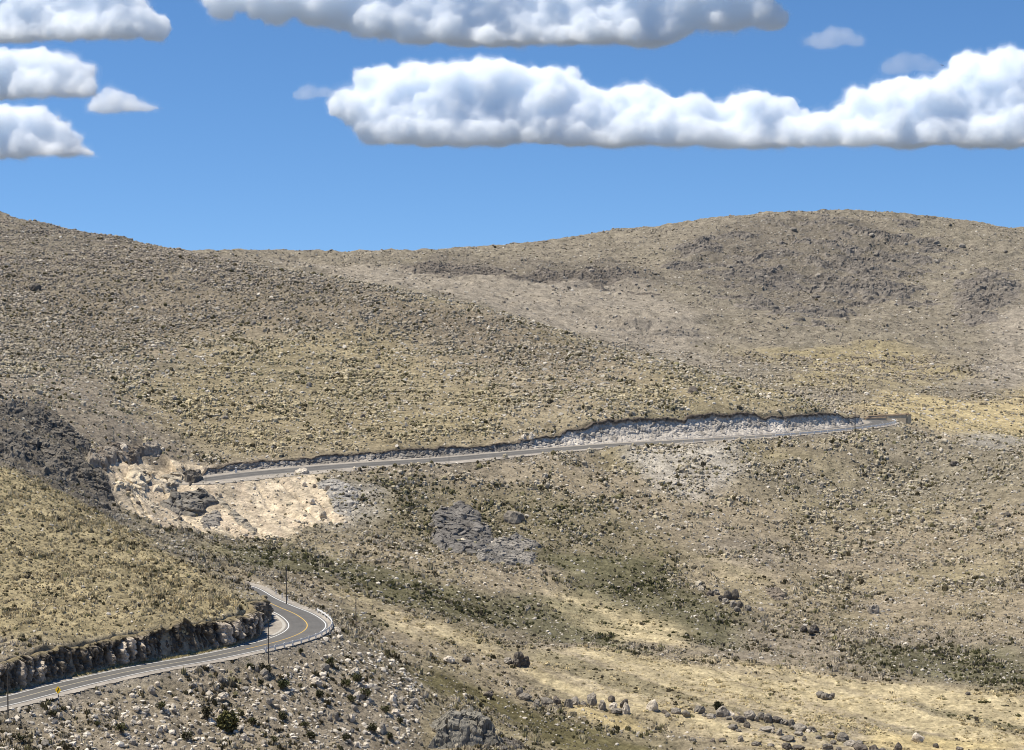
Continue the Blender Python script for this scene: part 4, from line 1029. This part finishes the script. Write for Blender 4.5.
# ------------------------------------------------------------------ clouds: real volumes far beyond the hills
CD = 9000.
def cloud(name, label, puffs, base_py, dens, vox=11., depth=.8, seed=0, amp=(34, 14), dist=None, wisp=False, lean=.6):
    dist = dist or CD * 154. / (300. - base_py)      # all bases lie at one height
    fs = dist / CD; vox *= fs; amp = (amp[0] * fs, amp[1] * fs); dens /= fs
    g = random.Random(seed); bm = bmesh.new(); kk = dist / F
    zb = at(512, base_py, dist)[2]
    for px, py, r in puffs:
        c = at(px, py, dist); dy = g.uniform(-.5, .5) * r * kk * depth + (c[2] - zb) * lean; c = at(px, py, dist + dy); rr = r * kk * (dist + dy) / dist
        res = bmesh.ops.create_icosphere(bm, subdivisions=3, radius=rr)
        for v in res['verts']:
            v.co += Vector(c)
            if v.co.z < zb: v.co.z = zb + (v.co.z - zb) * .10
    base = bpy.data.meshes.new(name); bm.to_mesh(base); bm.free()
    ctr = Vector((sum(v.co.x for v in base.vertices) / len(base.vertices), dist, zb))
    for v in base.vertices: v.co -= ctr
    root = None
    for sh, (nm, off, dm_, rag) in enumerate(((name, -8, 1., 1.), ('veil', 0, .3, 1.5), ('veil', 8, .07, 2.4), ('veil', 18, .016, 3.6))):
        if wisp and sh == 0: nm, dm_ = name, .1
        o = link(nm, base.copy(), None, root, ctr if root is None else None)
        rm = o.modifiers.new('union', 'REMESH'); rm.mode = 'VOXEL'; rm.voxel_size = vox * (1 if sh == 0 else 1.45)
        if off: d0 = o.modifiers.new('grow', 'DISPLACE'); d0.strength = off * fs; d0.mid_level = 0
        for kind, sz, st in (('CLOUDS', 300., amp[0] * 1.6), ('VORONOI', 150., -amp[0] * 1.9), ('VORONOI', 62., -amp[1] * 1.9), ('VORONOI', 28., -amp[1] * 1.0), ('CLOUDS', 70., amp[0] * .55 * rag), ('CLOUDS', 26., amp[1] * .8 * rag)):
            tx = bpy.data.textures.new('billow', kind); tx.noise_scale = sz * fs
            if kind == 'CLOUDS': tx.noise_depth = 5
            dm = o.modifiers.new('billow', 'DISPLACE'); dm.texture = tx; dm.strength = st; dm.mid_level = .5; dm.texture_coords = 'LOCAL'
        dg = bpy.context.evaluated_depsgraph_get(); me2 = bpy.data.meshes.new_from_object(o.evaluated_get(dg)); o.modifiers.clear(); o.data = me2
        co = np.empty(len(me2.vertices) * 3, np.float32); me2.vertices.foreach_get('co', co); co = co.reshape(-1, 3)
        fq = np.empty(len(me2.loops), np.int32); me2.loops.foreach_get('vertex_index', fq)
        if len(fq) == 4 * len(me2.polygons):                 # keep outer skins only: inner hollows are inside-out islands
            fq = fq.reshape(-1, 4); lab = np.arange(len(co))
            while True:
                mn = lab[fq].min(1); new = lab.copy()
                for q in range(4): np.minimum.at(new, fq[:, q], mn)
                new = new[new]
                if (new == lab).all(): break
                lab = new
            a_, b_, c_, d_ = (co[fq[:, q]].astype(float) for q in range(4))
            vol = (np.einsum('ij,ij->i', a_, np.cross(b_, c_)) + np.einsum('ij,ij->i', a_, np.cross(c_, d_)))
            tot = np.bincount(lab[fq[:, 0]], vol, len(co)); ok = tot[lab[fq[:, 0]]] > 0
            if not ok.all():
                fk = fq[ok]; us_ = np.unique(fk); mp = np.full(len(co), -1); mp[us_] = np.arange(len(us_)); co = co[us_]
                me2 = mesh_np(nm, co, mp[fk]); o.data = me2
        lo = (12 - off * .5) * fs
        co[:, 2] = np.where(co[:, 2] < lo, lo + (co[:, 2] - lo) * .55, co[:, 2]); me2.vertices.foreach_set('co', co.ravel()); me2.update()
        m = bpy.data.materials.new('cloud_vapour'); m.use_nodes = True; nt = m.node_tree
        for nd in list(nt.nodes):
            if nd.type == 'BSDF_PRINCIPLED': nt.nodes.remove(nd)
        pv = nt.nodes.new('ShaderNodeVolumePrincipled'); pv.inputs['Color'].default_value = (.965, .983, 1, 1); pv.inputs['Density'].default_value = dens * dm_; pv.inputs['Anisotropy'].default_value = 0
        nt.links.new(pv.outputs[0], nt.nodes['Material Output'].inputs['Volume'])
        me2.materials.clear(); me2.materials.append(m)
        if root is None: root = o
    return tag(root, label, 'cloud')
def billow(prof, base, seed, rmin=9, rmax=26, step=9):
    """puffs that fill the space under an upper outline (px,py) down to the base"""
    g = random.Random(seed); out = []
    xs = [p[0] for p in prof]
    x = xs[0]
    while x <= xs[-1]:
        top = float(np.interp(x, xs, [p[1] for p in prof])); b = base(x) if callable(base) else base; h = b - top
        r = min(rmax, max(rmin * .6, h * .36)) * g.uniform(.75, 1.1)
        out.append((x, top + r, r))
        rr = r * g.uniform(.4, .6); out.append((x + g.uniform(-r, r) * .7, top + rr * .9 + g.uniform(0, 4), rr))
        y = top + r * 1.9
        while y < b - 3:
            q = g.uniform(rmin, rmax); out.append((x + g.uniform(-8, 8), min(y, b - q * .35), q)); out.append((x + g.uniform(-12, 12), min(y, b - q * .35), q * .9)); y += q * .5
        x += step * g.uniform(.7, 1.3)
    return out
CDEN = .026
p1 = billow([(352,92),(380,68),(420,62),(470,58),(505,56),(545,66),(580,82),(610,92),(628,80),(650,84),(680,92),(700,98),(718,110),(726,94),(752,90),(780,98),(795,112),(820,104),(850,98),(870,84),(905,78),(940,76),(965,56),(1000,52),(1060,50),(1110,60)],
            lambda x: np.interp(x, [350, 385, 640, 1110], [112, 136, 148, 155]), 14)
cloud('cloud', 'long white billowing cloud bank stretching to the right edge of the sky', p1, 146, CDEN, seed=15)
p2 = billow([(215,-14),(260,-30),(340,-40),(760,-40),(768,-5)], lambda x: np.interp(x, [215, 330, 420, 560, 660, 690, 768], [8, 14, 40, 52, 46, 24, 22]), 2, 10, 24, 10)
cloud('cloud', 'broad grey bottomed cloud cut off by the top of the picture', p2, 44, CDEN, seed=2, lean=.4)
p3 = billow([(-60,-30),(90,-30),(135,-10),(152,8)], lambda x: np.interp(x, [-60, 80, 152], [42, 40, 34]), 3, 8, 20, 9)
cloud('cloud', 'white cloud in the upper left corner, highest of the stack there', p3, 40, CDEN, seed=3)
p4 = billow([(-60,48),(0,50),(50,46),(78,52),(88,72)], 98, 4, 8, 18, 8)
cloud('cloud', 'white cloud at the left edge, middle one of the stack of three', p4, 98, CDEN, seed=4)
p5 = billow([(-60,108),(20,104),(50,106),(70,122),(86,144)], 158, 5, 8, 18, 8)
cloud('cloud', 'flat based white cloud at the left edge, lowest of the stack of three', p5, 157, CDEN, seed=5)
p6 = billow([(92,100),(104,86),(120,87),(140,97),(156,106)], 113, 6, 5, 9, 6)
cloud('cloud', 'small lone cloud just right of the stack of three', p6, 113, CDEN * .7, 14, seed=6, amp=(18, 8))
p7 = billow([(820,34),(830,26),(848,24),(858,34)], 46, 7, 5, 8, 6)
cloud('cloud', 'small ragged grey wisp of cloud above the long cloud bank', p7, 48, CDEN * .5, 14, seed=7, amp=(24, 10), wisp=True)
p8 = billow([(302,90),(312,84),(326,86),(334,92)], 98, 8, 4, 7, 6)
cloud('cloud', 'faint wisp at the left tip of the long cloud bank', p8, 99, CDEN * .5, 14, seed=8, amp=(20, 8), wisp=True)
p9 = billow([(884,62),(900,52),(925,50),(940,60)], 72, 9, 5, 8, 6)
cloud('cloud', 'very faint wisp of cloud over the right part of the long cloud bank', p9, 73, CDEN * .3, 14, seed=9, amp=(24, 10), wisp=True)

# ------------------------------------------------------------------ light, sky, camera
SUNV = Vector((-.47, .02, 1.0)).normalized()
el = math.asin(SUNV.z); azi = math.atan2(SUNV.x, SUNV.y)
w = bpy.data.worlds.new('World'); scene.world = w; w.use_nodes = True
nt = w.node_tree; bg = nt.nodes['Background']
sky = nt.nodes.new('ShaderNodeTexSky'); sky.sky_type = 'NISHITA'; sky.sun_disc = False
sky.sun_elevation = el; sky.sun_rotation = azi; sky.altitude = 4000; sky.air_density = 1.0; sky.dust_density = .1; sky.ozone_density = 2.0
tc = nt.nodes.new('ShaderNodeTexCoord'); va = nt.nodes.new('ShaderNodeVectorMath'); va.operation = 'ADD'; va.inputs[1].default_value = (0, 0, .10)
nt.links.new(tc.outputs['Generated'], va.inputs[0]); vn = nt.nodes.new('ShaderNodeVectorMath'); vn.operation = 'NORMALIZE'
nt.links.new(va.outputs[0], vn.inputs[0]); nt.links.new(vn.outputs[0], sky.inputs['Vector'])
hs = nt.nodes.new('ShaderNodeHueSaturation'); hs.inputs['Saturation'].default_value = 1.2; nt.links.new(sky.outputs[0], hs.inputs['Color']); nt.links.new(hs.outputs[0], bg.inputs['Color']); bg.inputs['Strength'].default_value = .118
sl = bpy.data.lights.new('sun', 'SUN'); sl.energy = 5.0; sl.angle = math.radians(.5); sl.color = (1, .925, .80)
so = bpy.data.objects.new('sun', sl); COL.objects.link(so); so.rotation_euler = SUNV.to_track_quat('Z', 'Y').to_euler(); so.location = (-300, 300, 600)

cd = bpy.data.cameras.new('camera'); cam = bpy.data.objects.new('camera', cd); COL.objects.link(cam)
cd.sensor_width = 36; cd.lens = 36 * F / 1024; cd.clip_end = 40000; cd.clip_start = .5
cam.location = (0, 0, 0); cam.rotation_euler = (math.pi / 2 - PITCH, 0, 0)
scene.camera = cam
vs = scene.view_settings; vs.view_transform = 'Standard'; vs.look = 'None'; vs.exposure = .35; vs.gamma = 1; vs.use_curve_mapping = False
cy = scene.cycles; cy.max_bounces = 48; cy.diffuse_bounces = 3; cy.volume_bounces = 44; cy.transparent_max_bounces = 16
cy.filter_width = 1.0; cy.use_denoising = True; cy.denoiser = 'OPENIMAGEDENOISE'; cy.denoising_input_passes = 'RGB_ALBEDO_NORMAL'; cy.denoising_prefilter = 'ACCURATE'
